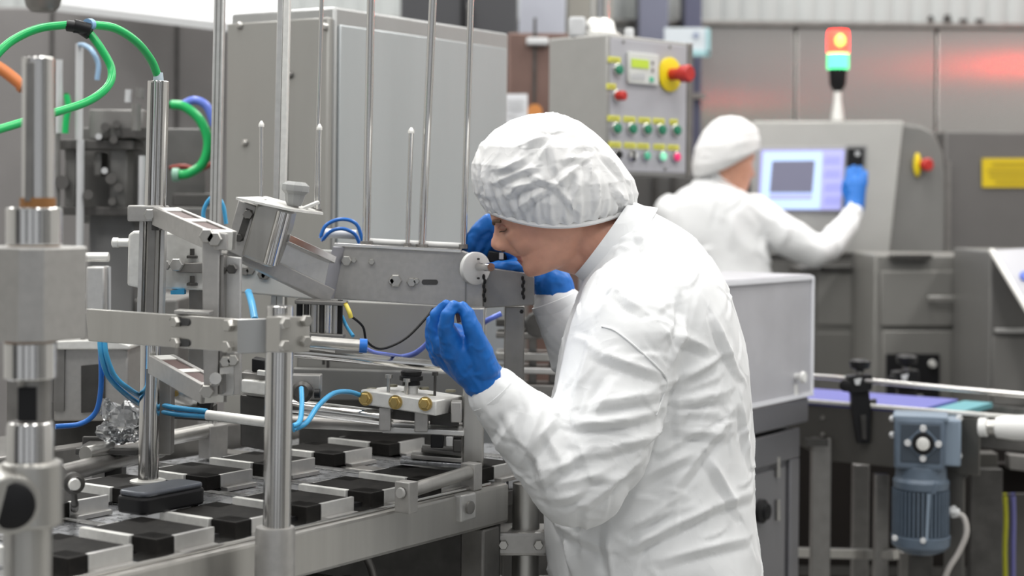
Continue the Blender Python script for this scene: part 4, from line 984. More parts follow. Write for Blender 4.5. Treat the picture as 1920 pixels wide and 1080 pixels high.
for a_ in ((1253, 723, 1342, 680), (1263, 750, 1364, 735), (1246, 778, 1350, 772), (1250, 803, 1362, 815), (1204, 842, 1250, 792), (1100, 948, 1212, 850), (1147, 1020, 1285, 925), (1255, 930, 1362, 790), (1285, 975, 1408, 925),
           (1047, 985, 1140, 1030), (1165, 1030, 1320, 955), (1140, 995, 1147, 1070), (1240, 1050, 1400, 1010), (1200, 900, 1300, 850), (1340, 600, 1385, 700), (1290, 560, 1262, 680), (1262, 630, 1330, 655),
           (1100, 762, 1245, 735), (1105, 788, 1230, 772), (1078, 815, 1100, 880), (1000, 907, 1092, 855), (978, 868, 1040, 786), (1007, 853, 1027, 935), (1040, 935, 1105, 912), (1112, 630, 1082, 732), (1147, 720, 1112, 790), (1060, 790, 1180, 800), (1130, 840, 1225, 815), (960, 790, 930, 840), (1010, 760, 985, 840), (1050, 905, 1130, 885),
           (1167, 513, 1127, 585), (1260, 500, 1275, 570), (1200, 430, 1225, 500), (1155, 545, 1200, 580), (1330, 860, 1385, 960), (1120, 660, 1235, 700), (1180, 1040, 1230, 1000), (1390, 760, 1405, 860), (1060, 1010, 1075, 1075)):
    CL.append((*a_, .0105, .0085))
for a_ in ((1253, 736, 1350, 706), (1246, 765, 1364, 753), (1248, 790, 1340, 792), (1100, 774, 1225, 752), (1080, 800, 1200, 786), (1015, 880, 1090, 870), (1060, 860, 1150, 850), (990, 835, 1030, 905), (1210, 870, 1330, 800), (1180, 985, 1300, 945), (1120, 900, 1200, 880), (945, 770, 975, 830), (1020, 810, 1060, 880), (1290, 700, 1370, 660), (1100, 960, 1090, 1040)):
    CL.append((*a_, .007, .0048))
coat1 = blob('overall', coat, TYV, man, .0042, 7, fold1, creases=(CL, 420, 5, (.03, .10), .0048, .0022))
# collar band and sleeve seam
cr = ering((P(1094, 522, DM)+P(1190, 391, DM))/2+Z*.004, (P(1190, 391, DM)-P(1094, 522, DM))/2*1.10, Y*.078, 44, 2.1)
cn = (P(1094, 522, DM)-P(1190, 391, DM)).cross(Y).normalized(); cn = cn if cn.z > 0 else -cn
cin = ering((P(1094, 522, DM)+P(1190, 391, DM))/2, (P(1190, 391, DM)-P(1094, 522, DM))/2*1.03, Y*.073, 44, 2.1)
ccen = (P(1094, 522, DM)+P(1190, 391, DM))/2
col_m = MB().loft([[ccen+(p-ccen)*1.16-cn*.034 for p in cr], [ccen+(p-ccen)*1.03-cn*.012 for p in cr], cr, [p+cn*.016 for p in [cin[i]*.35+cr[i]*.65 for i in range(44)]], [p+cn*.012 for p in cin], [p-cn*.016 for p in cin]])
col_m.build('collar', TYV, man)
def surf(ob, px, py, dlo, off=.001):   # point of a mesh nearest the viewer along a photo ray
    k = ray(px, py); o_ = CP-ORGN[ob]
    ok, loc, n_, i_ = ob.ray_cast(o_, k.normalized()); return (loc+ORGN[ob]-k.normalized()*off) if ok else P(px, py, dlo)
MB().tube([surf(coat1, x, y, 2.8) for x, y in ((1128, 612), (1150, 618), (1175, 636), (1205, 662), (1232, 688), (1250, 712), (1243, 745), (1230, 778))], .0017, 6, 5).build('sleeve_seam', TYV, man)
# cuffs
for q0, q1, r in ((P(945, 757, 2.737), P(925, 734, 2.733), .0445), (P(1048, 582, 3.2), P(1040, 562, 3.2), .046)):
    d_ = (q1-q0); L_ = d_.length
    MB().lathe(q0, d_, [(0, r*.96), (L_*.5, r*1.02), (L_, r*1.0), (L_*1.02, r*.9), (L_*.3, r*.85)], 32).build('cuff', TYV, man, ang=70)
# hair net
cap1 = [(0, 394, 913, 1182, .088), (.06, 382, 903, 1189, .100), (.16, 361, 891, 1192, .114), (.28, 336, 885, 1186, .122), (.42, 306, 884, 1165, .124), (.58, 273, 899, 1142, .118), (.74, 244, 928, 1112, .100), (.87, 225, 962, 1086, .074), (.95, 214, 992, 1062, .045), (1, 210, 1024, 1036, .006)]
capm = cap_mesh(cap1, DM, 30, 0)
def cap_folds(mb, lines, nrand, seed, *k):
    bm = bmesh.new(); vs = [bm.verts.new(p) for p in mb.v]
    for f in mb.f:
        try: bm.faces.new([vs[i] for i in f])
        except ValueError: pass
    bmesh.ops.recalc_face_normals(bm, faces=bm.faces); bm.normal_update()
    nv = [(v, v.normal.copy(), v.co.copy()) for v in bm.verts]
    for q, (v, n, c), g in zip(range(len(nv)), nv, crease_field(bm, nv, lines, nrand, seed, *k)): mb.v[q] = c+n*g
    bm.free(); return mb
KL = [(1032, 262, 1044, 328), (1030, 263, 1010, 300), (1102, 294, 1036, 352), (1102, 294, 1108, 340), (968, 395, 1034, 352), (1120, 330, 1120, 392), (1152, 355, 1176, 378), (934, 318, 985, 296), (932, 342, 1000, 314), (1000, 330, 1040, 345), (905, 315, 915, 370), (1045, 350, 1085, 400), (1090, 330, 1070, 380), (960, 350, 1010, 340), (1130, 290, 1165, 330), (985, 270, 1025, 255), (950, 365, 975, 345), (1060, 300, 1095, 296)]
cap_folds(capm, [(*q, .0075, .0085) for q in KL]+[(x_, 418-abs(x_-1070)*.12, x_+(x_-1045)*.12, 372-abs(x_-1070)*.12, .0045, .0030) for x_ in range(930, 1180, 13)], 70, 3, (.02, .06), .0040, .0016)
cap1_ob = capm.build('hair_net', CAPM, man, ang=80)
MB().tube([P((913+1182)/2+(1182-913)/2*math.cos(a_)*.995, 394.5+30*math.sin(a_)**2, DM+.088*math.sin(a_)) for a_ in [2*math.pi*i/28 for i in range(29)]], .0042, 8, 3).build('net_hem', CAPM, man)
# gloves
def gfold(p, n_): return .0016*(crumple(p, 24)-.6)+.0010*(crumple(p, 55)-.6)
g = MB()
g.chain([(P(942, 752, 2.735), .036), (P(915, 722, 2.73), .034), (P(892, 692, 2.73), .037), (P(868, 660, 2.73), .036), (P(848, 640, 2.735), .030)], 22)
g.chain([(P(888, 672, 2.72), .030), (P(868, 650, 2.722), .026)], 18)
g.chain([(P(888, 690, 2.745), .036), (P(850, 665, 2.76), .032), (P(836, 655, 2.77), .026)], 20)
g.chain([(P(908, 692, 2.715), .026), (P(897, 650, 2.70), .0195), (P(884, 611, 2.692), .0142), (P(875, 589, 2.694), .0120), (P(868, 577, 2.698), .0100)])
g.chain([(P(852, 658, 2.715), .023), (P(836, 613, 2.694), .0138), (P(840, 590, 2.688), .0125), (P(850, 574, 2.692), .0100)])
g.chain([(P(832, 648, 2.738), .020), (P(815, 614, 2.734), .0128), (P(819, 590, 2.728), .0110), (P(836, 572, 2.722), .0090)])
g.chain([(P(826, 655, 2.758), .019), (P(810, 628, 2.762), .0125), (P(811, 602, 2.758), .0112), (P(828, 583, 2.750), .0092)])
g.chain([(P(824, 668, 2.778), .017), (P(809, 648, 2.786), .0110), (P(808, 624, 2.784), .0098), (P(819, 606, 2.778), .0082)])
blob('glove', g, GLV, man, .0022, 1, gfold)
g = MB(); d0 = 3.19
g.chain([(P(1046, 568, 3.2), .037), (P(1038, 535, 3.2), .037), (P(1015, 515, 3.2), .034), (P(985, 490, 3.19), .034), (P(955, 445, 3.19), .034)], 20)
for k in range(4):
    dd = 3.175+.008*k
    g.chain([(P(962+2*k, 446+3*k, dd), .020), (P(918+13*k, 415+5*k, dd), .0155), (P(893+15*k, 436+6*k, dd), .0145), (P(873+16*k, 472+3*k, dd+.004), .0115)])
g.chain([(P(1000, 512, 3.17), .020), (P(965, 501, 3.155), .0145), (P(935, 500, 3.15), .012), (P(919, 503, 3.15), .0098)])
blob('glove', g, GLV, man, .0028, 2, gfold)
# trousers and boots (below the frame, standing on the floor)
tr = MB(); xm = P(1228, 1000, DM).x
for s_ in (-1, 1):
    tr.chain([(V((xm+.01, DM+s_*.09, .85)), .10), (V((xm+.0, DM+s_*.10, .48)), .085), (V((xm+.03, DM+s_*.10, .12)), .075)], 20)
blob('trousers', tr, TYV, man, .012, 3)
for s_ in (-1, 1):
    bt = MB().chain([(V((xm+.035, DM+s_*.10, .16)), .055), (V((xm+.03, DM+s_*.10, .055)), .05), (V((xm-.10, DM+s_*.10, .045)), .042), (V((xm-.17, DM+s_*.10, .038)), .036)], 16)
    bt.v = [V((p.x, p.y, max(p.z, .0))) for p in bt.v]; blob('boot', bt, mat('white_boot_rubber', (.7, .7, .68), .5), man, .008, 2)
tool = tag(MB().bar(P(861, 605, 2.697), P(852, 563, 2.699), .006, .004, Y).build('dark_strip', mat('dark_red_brown', (.07, .03, .03), .4), None, .001), 'small dark strip pinched between gloved thumb and finger', 'part')
hp = thing('gripped_tool', 'black tool gripped by the far glove on the beam', 'tool', P(930, 482, 3.17))
MB().bar(P(914, 480, 3.175), P(950, 486, 3.175), .02, .022).build('grip', BK, hp, .003)
MB().box(P(940, 480, 3.16), .008, .01, .012).build('pale_clip', AL, hp)
# ---------------------------------------------------------------- the second person at the screen
D5 = 6.9; k5 = D5/3200
w2 = thing('person', 'person in white overall and hair net at the screen, back turned', 'person', (P(1345, 800, D5).x, D5, 0))
C2 = P(1370, 302, D5); f2 = V((.94, .32, -.14)).normalized(); u2 = V((.10, .06, .99)); u2 = (u2-f2*u2.dot(f2)).normalized()
PG = [(-.128, .050, 0, .02), (-.115, .078, 0.004, .022), (-.095, .083, .003, .02), (-.080, .084, .006, .022), (-.072, .085, .010, .022), (-.060, .086, .010, .018), (-.050, .087, .016, .016), (-.040, .088, .027, .014), (-.02, .089, .018, .012), (0, .088, .008, .012), (.02, .092, .004, .02), (.05, .092, 0, .02), (.08, .08, 0, .02), (.11, .05, 0, .02), (.125, .01, 0, .02)]
h2 = head_mesh(C2, f2, u2, PG, [(-.131, -.131), (.122, .122)], 1.02)
h2.chain([(C2-u2*.05-f2*.02, .062), (P(1352, 345, D5), .064), (P(1345, 400, D5), .09), (P(1345, 470, D5), .12)], 22)
body2 = blob('body', h2, (SKIN, LIP), w2, .006, 2, post=lips_post(C2, f2, u2, -.076, 1.02))
for s_ in (1, -1):
    l2 = u2.cross(f2).normalized()
    MB().bar(C2+f2*.088+u2*.018+l2*s_*.018, C2+f2*.078+u2*.018+l2*s_*.046, .004, .006).build('eyebrow', HAIR, w2)
    MB().ell(C2+f2*.078+u2*.0+l2*s_*.032, (f2*.006, l2*.010, u2*.004), 10, 6).build('eye', EYEW, w2)
SE2 = [(1318, 330, 1378, 345, .058), (1292, 347, 1398, 358, .09), (1262, 368, 1424, 372, .12), (1240, 398, 1438, 396, .135), (1234, 440, 1440, 440, .14), (1246, 490, 1442, 490, .14), (1258, 540, 1446, 540, .145), (1256, 620, 1450, 620, .15), (1246, 760, 1460, 760, .16), (1242, 860, 1466, 860, .165)]
rings = []
fr_ = catmull([V((s_[0], s_[1], s_[4])) for s_ in SE2], 4); bk_ = catmull([V((s_[2], s_[3], 0)) for s_ in SE2], 4)
for a_, b2 in zip(fr_, bk_):
    pf_, pb_ = P(a_.x, a_.y, D5), P(b2.x, b2.y, D5); rings.append(ering((pf_+pb_)/2, (pb_-pf_)/2, Y*a_.z, 36, 2.3))
c2 = MB().loft(rings)
c2.chain([(P(1412, 398, D5), .085), (P(1470, 440, D5-.02), .078), (P(1525, 470, D5), .070), (P(1556, 462, D5+.05), .060), (P(1588, 420, D5+.14), .048), (P(1600, 396, D5+.18), .040)], 22)
c2.chain([(P(1258, 400, D5), .075), (P(1262, 470, D5+.06), .065), (P(1300, 500, D5+.18), .055), (P(1340, 470, D5+.30), .045)], 18)
def fold2(p, n_): return .008*(crumple(p, 3)-.55)
blob('overall', c2, TYV, w2, .009, 4, fold2, creases=([], 200, 9, (.05, .16), .014, .006))
crg = ering((P(1320, 331, D5)+P(1378, 347, D5))/2, (P(1378, 347, D5)-P(1320, 331, D5))/2*1.12, Y*.07, 32, 2.1)
crt = [p+Z*.028 for p in ering((P(1320, 331, D5)+P(1378, 347, D5))/2, (P(1378, 347, D5)-P(1320, 331, D5))/2*1.02, Y*.064, 32, 2.1)]
MB().loft([crg, crt]).build('collar', TYV, w2)
cap2 = [(0, 306, 1306, 1416, .098), (.08, 304, 1300, 1422, .112), (.25, 295, 1298, 1425, .124), (.45, 270, 1303, 1426, .126), (.65, 246, 1316, 1421, .115), (.82, 229, 1334, 1404, .085), (.93, 220, 1350, 1388, .05), (1, 217, 1366, 1372, .006)]
cap_mesh(cap2, D5, 10, 5, 96, 36, -27).build('hair_net', CAPM, w2, ang=80)
g = MB(); dh = D5+.24
g.chain([(P(1600, 398, D5+.18), .040), (P(1603, 378, dh-.03), .042), (P(1604, 350, dh), .046)], 18)
for k, (x0, x1, y1) in enumerate(((1588, 1590, 312), (1598, 1600, 308), (1609, 1612, 310), (1619, 1622, 318))):
    g.chain([(P(x0, 345, dh), .018), (P(x1, 330, dh+.01), .0135), (P(x1+1, y1+6, dh+.03), .011), (P(x1+1, y1+4, dh+.05), .009)], 12)
g.chain([(P(1590, 372, dh-.02), .018), (P(1583, 356, dh+.01), .014), (P(1583, 342, dh+.04), .011)], 12)
blob('glove', g, GLV, w2, .005, 2, gfold)
tr = MB(); xm = P(1350, 800, D5).x
for s_ in (-1, 1): tr.chain([(V((xm+s_*.09, D5, .85)), .10), (V((xm+s_*.10, D5, .48)), .085), (V((xm+s_*.11, D5, .12)), .075)], 18)
blob('trousers', tr, TYV, w2, .014, 3)
for s_ in (-1, 1):
    bt = MB().chain([(V((xm+s_*.11, D5-.02, .15)), .055), (V((xm+s_*.11, D5, .055)), .05), (V((xm+s_*.11+.06, D5+.13, .04)), .038)], 14)
    bt.v = [V((p.x, p.y, max(p.z, 0))) for p in bt.v]; blob('boot', bt, MATS['white_boot_rubber'], w2, .01, 2)
# ================================================================ control box hanging from its pole
cbd = 5.0; k_ = P(1139, 63, cbd); dirF = V((.707, .707, 0)); nF = V((.707, -.707, 0)); dirL = V((-.707, .707, 0))
lF = along(k_, dirF, 1295); lL = along(k_, dirL, 1026); zbot = P(1134, 327, cbd).z; HH = k_.z-zbot
cb = thing('control_box', 'grey hanging control box with green buttons and red emergency knob', 'control panel', V((k_.x, k_.y, zbot)))
q0 = V((k_.x, k_.y, zbot)); lL0 = along(V((P(1135, 327, cbd).x, cbd, zbot)), dirL, 1020)
MB().prism([q0, q0+dirF*lF, q0+dirF*lF+dirL*lL, q0+dirL*lL], Z*HH).build('body', mat('control_box_steel', (.40, .395, .38), .42, .5, grain=.05, var=.03, scale=20), cb, .006)
fo = q0+nF*.004
MB().prism([fo+dirF*.012+Z*.01, fo+dirF*(lF-.03)+Z*.01, fo+dirF*(lF-.03)+Z*.01-nF*.006, fo+dirF*.012+Z*.01-nF*.006], Z*(HH-.02)).build('front_plate', PANEL, cb, .003)
MB().prism([fo+dirF*(lF-.026), fo+dirF*lF, fo+dirF*lF-nF*.03, fo+dirF*(lF-.026)-nF*.03], Z*HH).build('side_trim', SD, cb, .003)
def on(px, py, o=0.0): return onpl(px, py, fo+nF*(.001+o), nF)
def quad(px0, py0, px1, py1, th=.003):
    s_ = 14/156
    a_, b_, c_, d_ = on(px0, py0), on(px1, py0), on(px1, py1), on(px0, py1)
    # keep edges level on the plate
    b_.z = a_.z; c_.z = d_.z
    return MB().prism([a_, b_, c_, d_], nF*th)
quad(1174, 97, 1230, 156, .012).build('display_unit', mat('display_white', (.68, .69, .66), .45), cb, .003)
MB().prism([on(1184, 110, .013), on(1216, 110, .013)+Z*(on(1184, 110).z-on(1216, 110).z), on(1216, 126, .013)+Z*(on(1184, 126).z-on(1216, 126).z), on(1184, 126, .013)], nF*.002).build('lcd', LCD, cb)
for x in (1186, 1193, 1200, 1207): MB().box(on(x, 143, .014), .010, .003, .018, (dirF, nF, Z)).build('display_key', WHG, cb)
MB().box(on(1222, 149, .014), .016, .003, .014, (dirF, nF, Z)).build('display_key', GLN, cb)
MB().box(on(1224, 118, .014), .006, .003, .01, (dirF, nF, Z)).build('display_key', SD, cb); MB().box(on(1224, 132, .014), .006, .003, .01, (dirF, nF, Z)).build('display_key', SD, cb)
ec = on(1254, 140); MB().lathe(ec, nF, [(0, .052), (.008, .052), (.010, .048)], 32).build('yellow_disc', YEL, cb)
knb = MB().lathe(ec, nF, [(.008, .018), (.05, .018), (.052, .026), (.078, .027), (.084, .022)], 24).build('emergency_knob', RED, cb)
def button(px, py, m, r=.0185, h=.016, ring=CH):
    c_ = on(px, py); b_ = MB().lathe(c_, nF, [(0, r), (.006, r), (.008, r*.85)], 20).build('button_ring', ring, cb)
    MB().lathe(c_, nF, [(.004, r*.78), (h, r*.78), (h+.003, r*.6)], 18).build('button_cap', m, b_)
def lbl(px, py, w_=26):
    l_ = MB().box(on(px, py), w_*.0022, .003, .016, (dirF, nF, Z)).build('yellow_tag', YELL, cb)
    MB().box(on(px, py, .002), w_*.0017, .002, .003, (dirF, nF, Z)).build('tag_line', mat('tag_print', (.30, .29, .08), .6), l_)
lbl(1152, 112, 24); button(1156, 131, GDK); lbl(1146, 162, 18); button(1155, 180, RED, h=.032)
for x in (1153, 1182, 1210, 1237, 1265): button(x, 241+(x-1153)*.03, GDK); lbl(x-2, 222+(x-1153)*.06, 24 if x < 1240 else 17)
for x, m_ in ((1156, BK), (1184, WHT), (1209, GLN), (1239, GLB), (1265, PINK)): button(x, 290+(x-1153)*.04, m_, .0165 if m_ in (GLB, PINK) else .0155, .014); lbl(x-3, 271+(x-1153)*.05, 24)
c_ = on(1189, 293, .016); MB().box(c_, .008, .006, .03, (dirF, nF, Z)).build('selector_grip', BK, cb)
for x, y in ((1169, 78), (1256, 88), (1247, 317), (1141, 300)): MB().lathe(on(x, y), nF, [(0, .005), (.003, .004)], 10).build('screw', SD, cb)
pt = k_+dirF*lF*.25+dirL*lL*.5
pl2 = thing('hanging_pole', 'bright flanged pole on top of the control box', 'pole', V((pt.x, pt.y, k_.z)))
MB().cyl((pt.x, pt.y, k_.z), (pt.x, pt.y, 4.99), .030, n=24).build('pole', CH, pl2)
MB().lathe((pt.x, pt.y, k_.z), Z, [(0, .062), (.015, .062), (.02, .05), (.05, .042), (.06, .03)], 28).build('flange', ALW, pl2)
MB().box((pt.x-.07, pt.y-.03, k_.z+.03), .05, .05, .06).build('gland_block', WHG, pl2, .008)
MB().lathe((pt.x+.09, pt.y+.02, k_.z), Z, [(0, .014), (.03, .014), (.035, .01)], 12).build('cable_gland', WHG, pl2)
dkc, *_ = cabinet('dark_press', 'dark machine cabinet below the control box, behind both people', 'machine', 1180, 1430, 330, 8.0, .5, mat('dark_press_paint', (.10, .098, .095), .5))
for px in (1228, 1262): MB().box(P(px, 420, 7.99), .02, .03, .5).build('door_bar', SK, dkc)
# ================================================================ inspection console with its screen
DC = 7.35
con = thing('inspection_console', 'stainless inspection console with glowing blue violet screen', 'console', (P(1560, 500, DC).x, DC+.25, 0))
bodyp = [(1430, 231), (1692, 231), (1728, 236), (1752, 250), (1768, 285), (1772, 330), (1772, 486), (1430, 486)]
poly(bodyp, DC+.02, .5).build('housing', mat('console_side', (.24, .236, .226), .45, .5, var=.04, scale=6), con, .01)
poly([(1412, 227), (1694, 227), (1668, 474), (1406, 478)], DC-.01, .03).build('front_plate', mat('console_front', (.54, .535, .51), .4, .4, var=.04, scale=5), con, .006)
poly([(1420, 277), (1588, 275), (1580, 398), (1414, 398)], DC-.022, .014).build('screen_bezel', mat('bezel_grey', (.40, .40, .43), .4), con, .003)
scr = poly([(1428, 282), (1583, 281), (1576, 393), (1422, 393)], DC-.026, .006).build('screen', mat('screen_lavender', (.3, .3, .5), .3, emit=(.36, .37, .74), es=.85), con)
poly([(1433, 286), (1542, 285), (1537, 392), (1426, 392)], DC-.030, .004).build('screen_window', mat('screen_pale_blue', (.3, .4, .6), .3, emit=(.50, .66, .98), es=.95), scr)
poly([(1448, 302), (1528, 301), (1523, 361), (1443, 361)], DC-.033, .003).build('screen_image', mat('screen_dark', (.1, .1, .13), .3, emit=(.135, .135, .19), es=1.0), scr)
poly([(1443, 364), (1523, 364), (1522, 374), (1442, 374)], DC-.033, .003).build('screen_bar', mat('screen_mid', (.2, .2, .4), .3, emit=(.42, .45, .84), es=.9), scr)
for y in (300, 325, 350, 375): poly([(1547, y-7), (1576, y-7), (1575, y+7), (1545, y+7)], DC-.030, .003).build('screen_button', mat('screen_button', (.2, .2, .4), .3, emit=(.33, .34, .70), es=.85), scr)
poly([(1586, 272), (1626, 272), (1622, 392), (1582, 392)], DC-.016, .01).build('keypad_plate', mat('keypad_grey', (.30, .30, .30), .45, .3), con, .002)
poly([(1590, 278), (1621, 278), (1619, 312), (1589, 312)], DC-.034, .02).build('keypad', BK, con, .003)
poly([(1604, 284), (1612, 284), (1612, 292), (1604, 292)], DC-.037, .004).build('keypad_light', WHG, con)
ye = MB().ell(P(1720, 309, DC+.0), (X*.017, Y*.012, Z*.052), 20, 10).build('yellow_shroud', YEL, con)
MB().lathe(P(1730, 309, DC), V((.3, -.9, 0)), [(0, .020), (.02, .020), (.024, .027), (.042, .028), (.048, .022)], 24).build('emergency_knob', RED, con)
poly([(1440, 486), (1690, 486), (1690, 520), (1440, 520)], DC+.03, .4).build('lower_skirt', mat('console_skirt', (.27, .265, .25), .45, .4), con, .004)
MB().box((P(1560, 600, DC).x, DC+.25, .6), .5, .35, 1.2).build('pedestal', SK, con)
st = thing('stack_light', 'signal tower with lit red and green lenses on the console', 'signal light', P(1570, 226, DC+.1))
dS = DC+.1; kS = dS/3200; zb_ = P(1570, 226, dS)
def sy(py): return (226-py)*kS
MB().lathe(zb_, Z, [(0, 13*kS), (sy(216), 12*kS), (sy(190), 8*kS), (sy(168), 7*kS)], 20).build('pale_stem', ALW, st)
MB().lathe(zb_, Z, [(sy(172), 7*kS), (sy(160), 15*kS), (sy(131), 17*kS), (sy(129), 17*kS)], 24).build('black_base', BK, st)
MB().lathe(zb_, Z, [(sy(130), 20*kS), (sy(100), 20*kS)], 24).build('green_lens', mat('lit_green', (.1, .8, .4), .25, emit=(.03, .28, .09), es=6), st)
MB().lathe(zb_, Z, [(sy(122), 12*kS), (sy(108), 12*kS)], 20).build('lamp', WHT, st)
MB().lathe(zb_, Z, [(sy(100), 20*kS), (sy(64), 20*kS), (sy(57), 18*kS)], 24).build('red_lens', mat('lit_red', (.8, .05, .03), .25, emit=(1.0, .02, .012), es=9), st)
MB().lathe(zb_+Y*-21*kS, Z, [(sy(90), 1*kS), (sy(84), 9*kS), (sy(74), 10*kS), (sy(66), 3*kS)], 16).build('glowing_bulb', mat('bulb_orange', (1, .5, .1), .3, emit=(1.0, .62, .12), es=2.2), st)
s2t = copy_tree(st, V((2.25, 0, .27)), 'second signal tower outside the picture, beside the stainless wall')
for ch_ in s2t.children:
    nm_ = ch_.name.split('.')[0]
    if nm_ in ('red_lens', 'green_lens'):
        ch_.data = ch_.data.copy(); ch_.data.materials[0] = mat('bright_'+nm_, (.8, .2, .1), .25, emit=(1.0, .02, .012) if nm_ == 'red_lens' else (.02, 1.1, .25), es=60)
ps = tag(MB().cyl((s2t.location.x, dS, 0), (s2t.location.x, dS, s2t.location.z), .03).cyl((s2t.location.x, dS, 0), (s2t.location.x, dS, .02), .12).build('signal_post', SD), 'floor post carrying the second signal tower', 'post')
# cabinets right of the second person
CB1 = mat('cabinet_grey_a', (.20, .196, .183), .45, .4, var=.04, scale=5); CB2 = mat('cabinet_grey_b', (.245, .24, .225), .45, .4, var=.04, scale=5)
t, *_ = cabinet('low_cabinet', 'low grey steel cabinet right of the milky plastic guard', 'cabinet', 1500, 1636, 502, 7.0, .28, CB1)
poly([(1532, 512), (1640, 512), (1640, 610), (1532, 610)], 6.99, .012).build('upper_door', CB2, t, .004)
poly([(1532, 624), (1640, 624), (1640, 800), (1532, 800)], 6.99, .012).build('lower_door', CB1, t, .004)
poly([(1540, 500), (1638, 500), (1638, 508), (1540, 508)], 6.97, .03).build('top_lip', SK, t)
poly([(1618, 618), (1648, 618), (1648, 629), (1618, 629)], 6.97, .02).build('latch', BK, t)
t, *_ = cabinet('drawer_cabinet', 'grey drawer cabinet with long bar handle under the console', 'cabinet', 1640, 1846, 478, 6.55, .45, CB2)
poly([(1652, 508), (1838, 508), (1838, 612), (1652, 612)], 6.53, .02).build('drawer', CB2, t, .005)
MB().bar(P(1740, 560, 6.49), P(1816, 560, 6.49), .012, .022).box(P(1746, 560, 6.51), .01, .05, .015).box(P(1810, 560, 6.51), .01, .05, .015).build('bar_handle', S, t, .003)
poly([(1655, 620), (1838, 620), (1838, 800), (1655, 800)], 6.53, .02).build('lower_panel', CB2, t, .005)
poly([(1662, 664), (1762, 664), (1762, 745), (1662, 745)], 6.52, .02).build('dark_opening', BK, t, .002)
poly([(1804, 670), (1838, 670), (1838, 745), (1804, 745)], 6.52, .02).build('dark_opening', BK, t, .002)
for x, y in ((1748, 682), (1818, 683)): MB().lathe(P(x, y, 6.51), (0, -1, 0), [(0, .016), (.02, .012)], 12).build('spindle', ALW, t)
poly([(1672, 478), (1748, 478), (1748, 486), (1672, 486)], 6.50, .05).build('top_tray', SK, t)
t, *_ = cabinet('tall_grey_unit', 'tall grey unit behind the right end of the conveyor', 'cabinet', 1856, 2000, 472, 6.0, .5, mat('tall_unit_grey', (.17, .167, .16), .45, .4))
poly([(1868, 616), (1960, 616), (1960, 624), (1868, 624)], 5.97, .03).build('bar_handle', AL, t, .002)
poly([(1862, 632), (1960, 632), (1960, 760), (1862, 760)], 5.99, .012).build('lower_door', mat('tall_unit_door', (.22, .215, .205), .45, .4), t, .003)
sp2 = thing('slanted_desk', 'pale slanted control desk cut by the right picture edge', 'console', P(1920, 480, 5.8))
MB().prism([P(1860, 470, 5.95), P(1990, 462, 5.95), P(1990, 660, 5.7), P(1962, 640, 5.7)], Y*.03).build('slanted_plate', mat('pale_desk_plate', (.50, .50, .53), .4, .2), sp2, .004)
MB().bar(P(1858, 468, 5.94), P(1964, 644, 5.69), .02, .012).build('edge_trim', ALW, sp2, .002)
MB().lathe(P(1922, 518, 5.87), (0, -1, .4), [(0, .02), (.012, .016)], 14).build('violet_button', BLV, sp2)
MB().bar(P(1990, 560, 5.85), V((P(1990, 560, 5.85).x, 5.93, 0)), .05, .05).build('desk_post', SD, sp2)
t, *_ = cabinet('rear_enclosure', 'wide grey enclosure right of the console, bearing yellow sign', 'enclosure', 1772, 1985, 247, 8.6, .5, mat('rear_enclosure_grey', (.165, .162, .158), .42, .5, var=.06, scale=3))
MB().box(P(1775, 600, 8.58), .02, .03, 1.6).build('corner_trim', SD, t)
ysn = tag(poly([(1842, 297), (1945, 297), (1945, 351), (1842, 351)], 8.585, .01).build('yellow_sign', mat('yellow_sign_paint', (.66, .50, .005), .5)), 'yellow warning sign on the grey enclosure at right', 'sign')
for k, (y, x0, x1) in enumerate(((306, 1860, 1935), (318, 1852, 1940), (328, 1856, 1930), (339, 1866, 1938))):
    poly([(x0, y), (x1, y), (x1, y+4), (x0, y+4)], 8.582, .002).build('text_line', mat('sign_print', (.36, .27, .01), .6), ysn)
# ================================================================ milky guard box and its cabinet
DG_ = 4.5; gk = P(1522, 520, DG_); gl = 0.62; ZG = gk.z; zg0 = P(1518, 742, DG_).z
gb = thing('guard_box', 'milky scratched plastic guard box behind the bending man', 'guard', V((gk.x, gk.y, zg0)))
q0 = V((gk.x, gk.y, zg0)); W_ = .34; hh = ZG-zg0; tk = .008
MB().prism([q0-B*gl, q0, q0+A*-tk, q0-B*gl-A*tk], Z*hh).build('front_pane', PC, gb, .002)
MB().prism([q0-A*W_, q0-A*tk, q0-A*tk+B*tk*-1, q0-A*W_-B*tk], Z*hh).build('end_pane', PC, gb, .002)
MB().prism([q0-B*gl-A*W_, q0-B*gl-A*tk, q0-B*(gl-tk)-A*tk, q0-B*(gl-tk)-A*W_], Z*hh).build('end_pane', PC, gb, .002)
MB().prism([q0-A*W_-B*gl, q0-A*W_, q0-A*(W_-tk), q0-A*(W_-tk)-B*gl], Z*hh).build('back_pane', PC, gb, .002)
MB().prism([q0+Z*hh-B*gl, q0+Z*hh, q0+Z*hh-A*W_, q0+Z*hh-A*W_-B*gl], Z*.008).build('lid', PC, gb, .002)
for s_ in (0, 1): MB().bar(q0+Z*(hh if s_ else .006)-B*gl+A*.004, q0+Z*(hh if s_ else .006)+A*.004, .006, .010).build('edge_strip', mat('clear_edge', (.78, .79, .83), .3), gb)
MB().cyl(q0+A*.002, q0+A*.002+Z*hh, .006).build('corner_strip', MATS['clear_edge'], gb)
pk = onpl(1491, 706, q0, A); MB().lathe(pk, A, [(0, .008), (.012, .010), (.02, .016), (.028, .013)], 16).build('white_knob', WHT, gb)
MB().box(pk-Z*.035, .012, .012, .03, (B, A, Z)).build('white_catch', WHT, gb)
MB().box(q0-B*.3-A*.16+Z*.12, .22, .14, .2, (B, A, Z)).build('inner_block', SD, gb, .01)
gs = thing('guard_cabinet', 'dark grey steel cabinet with framed door under the plastic guard', 'cabinet', V((gk.x, gk.y, 0)))
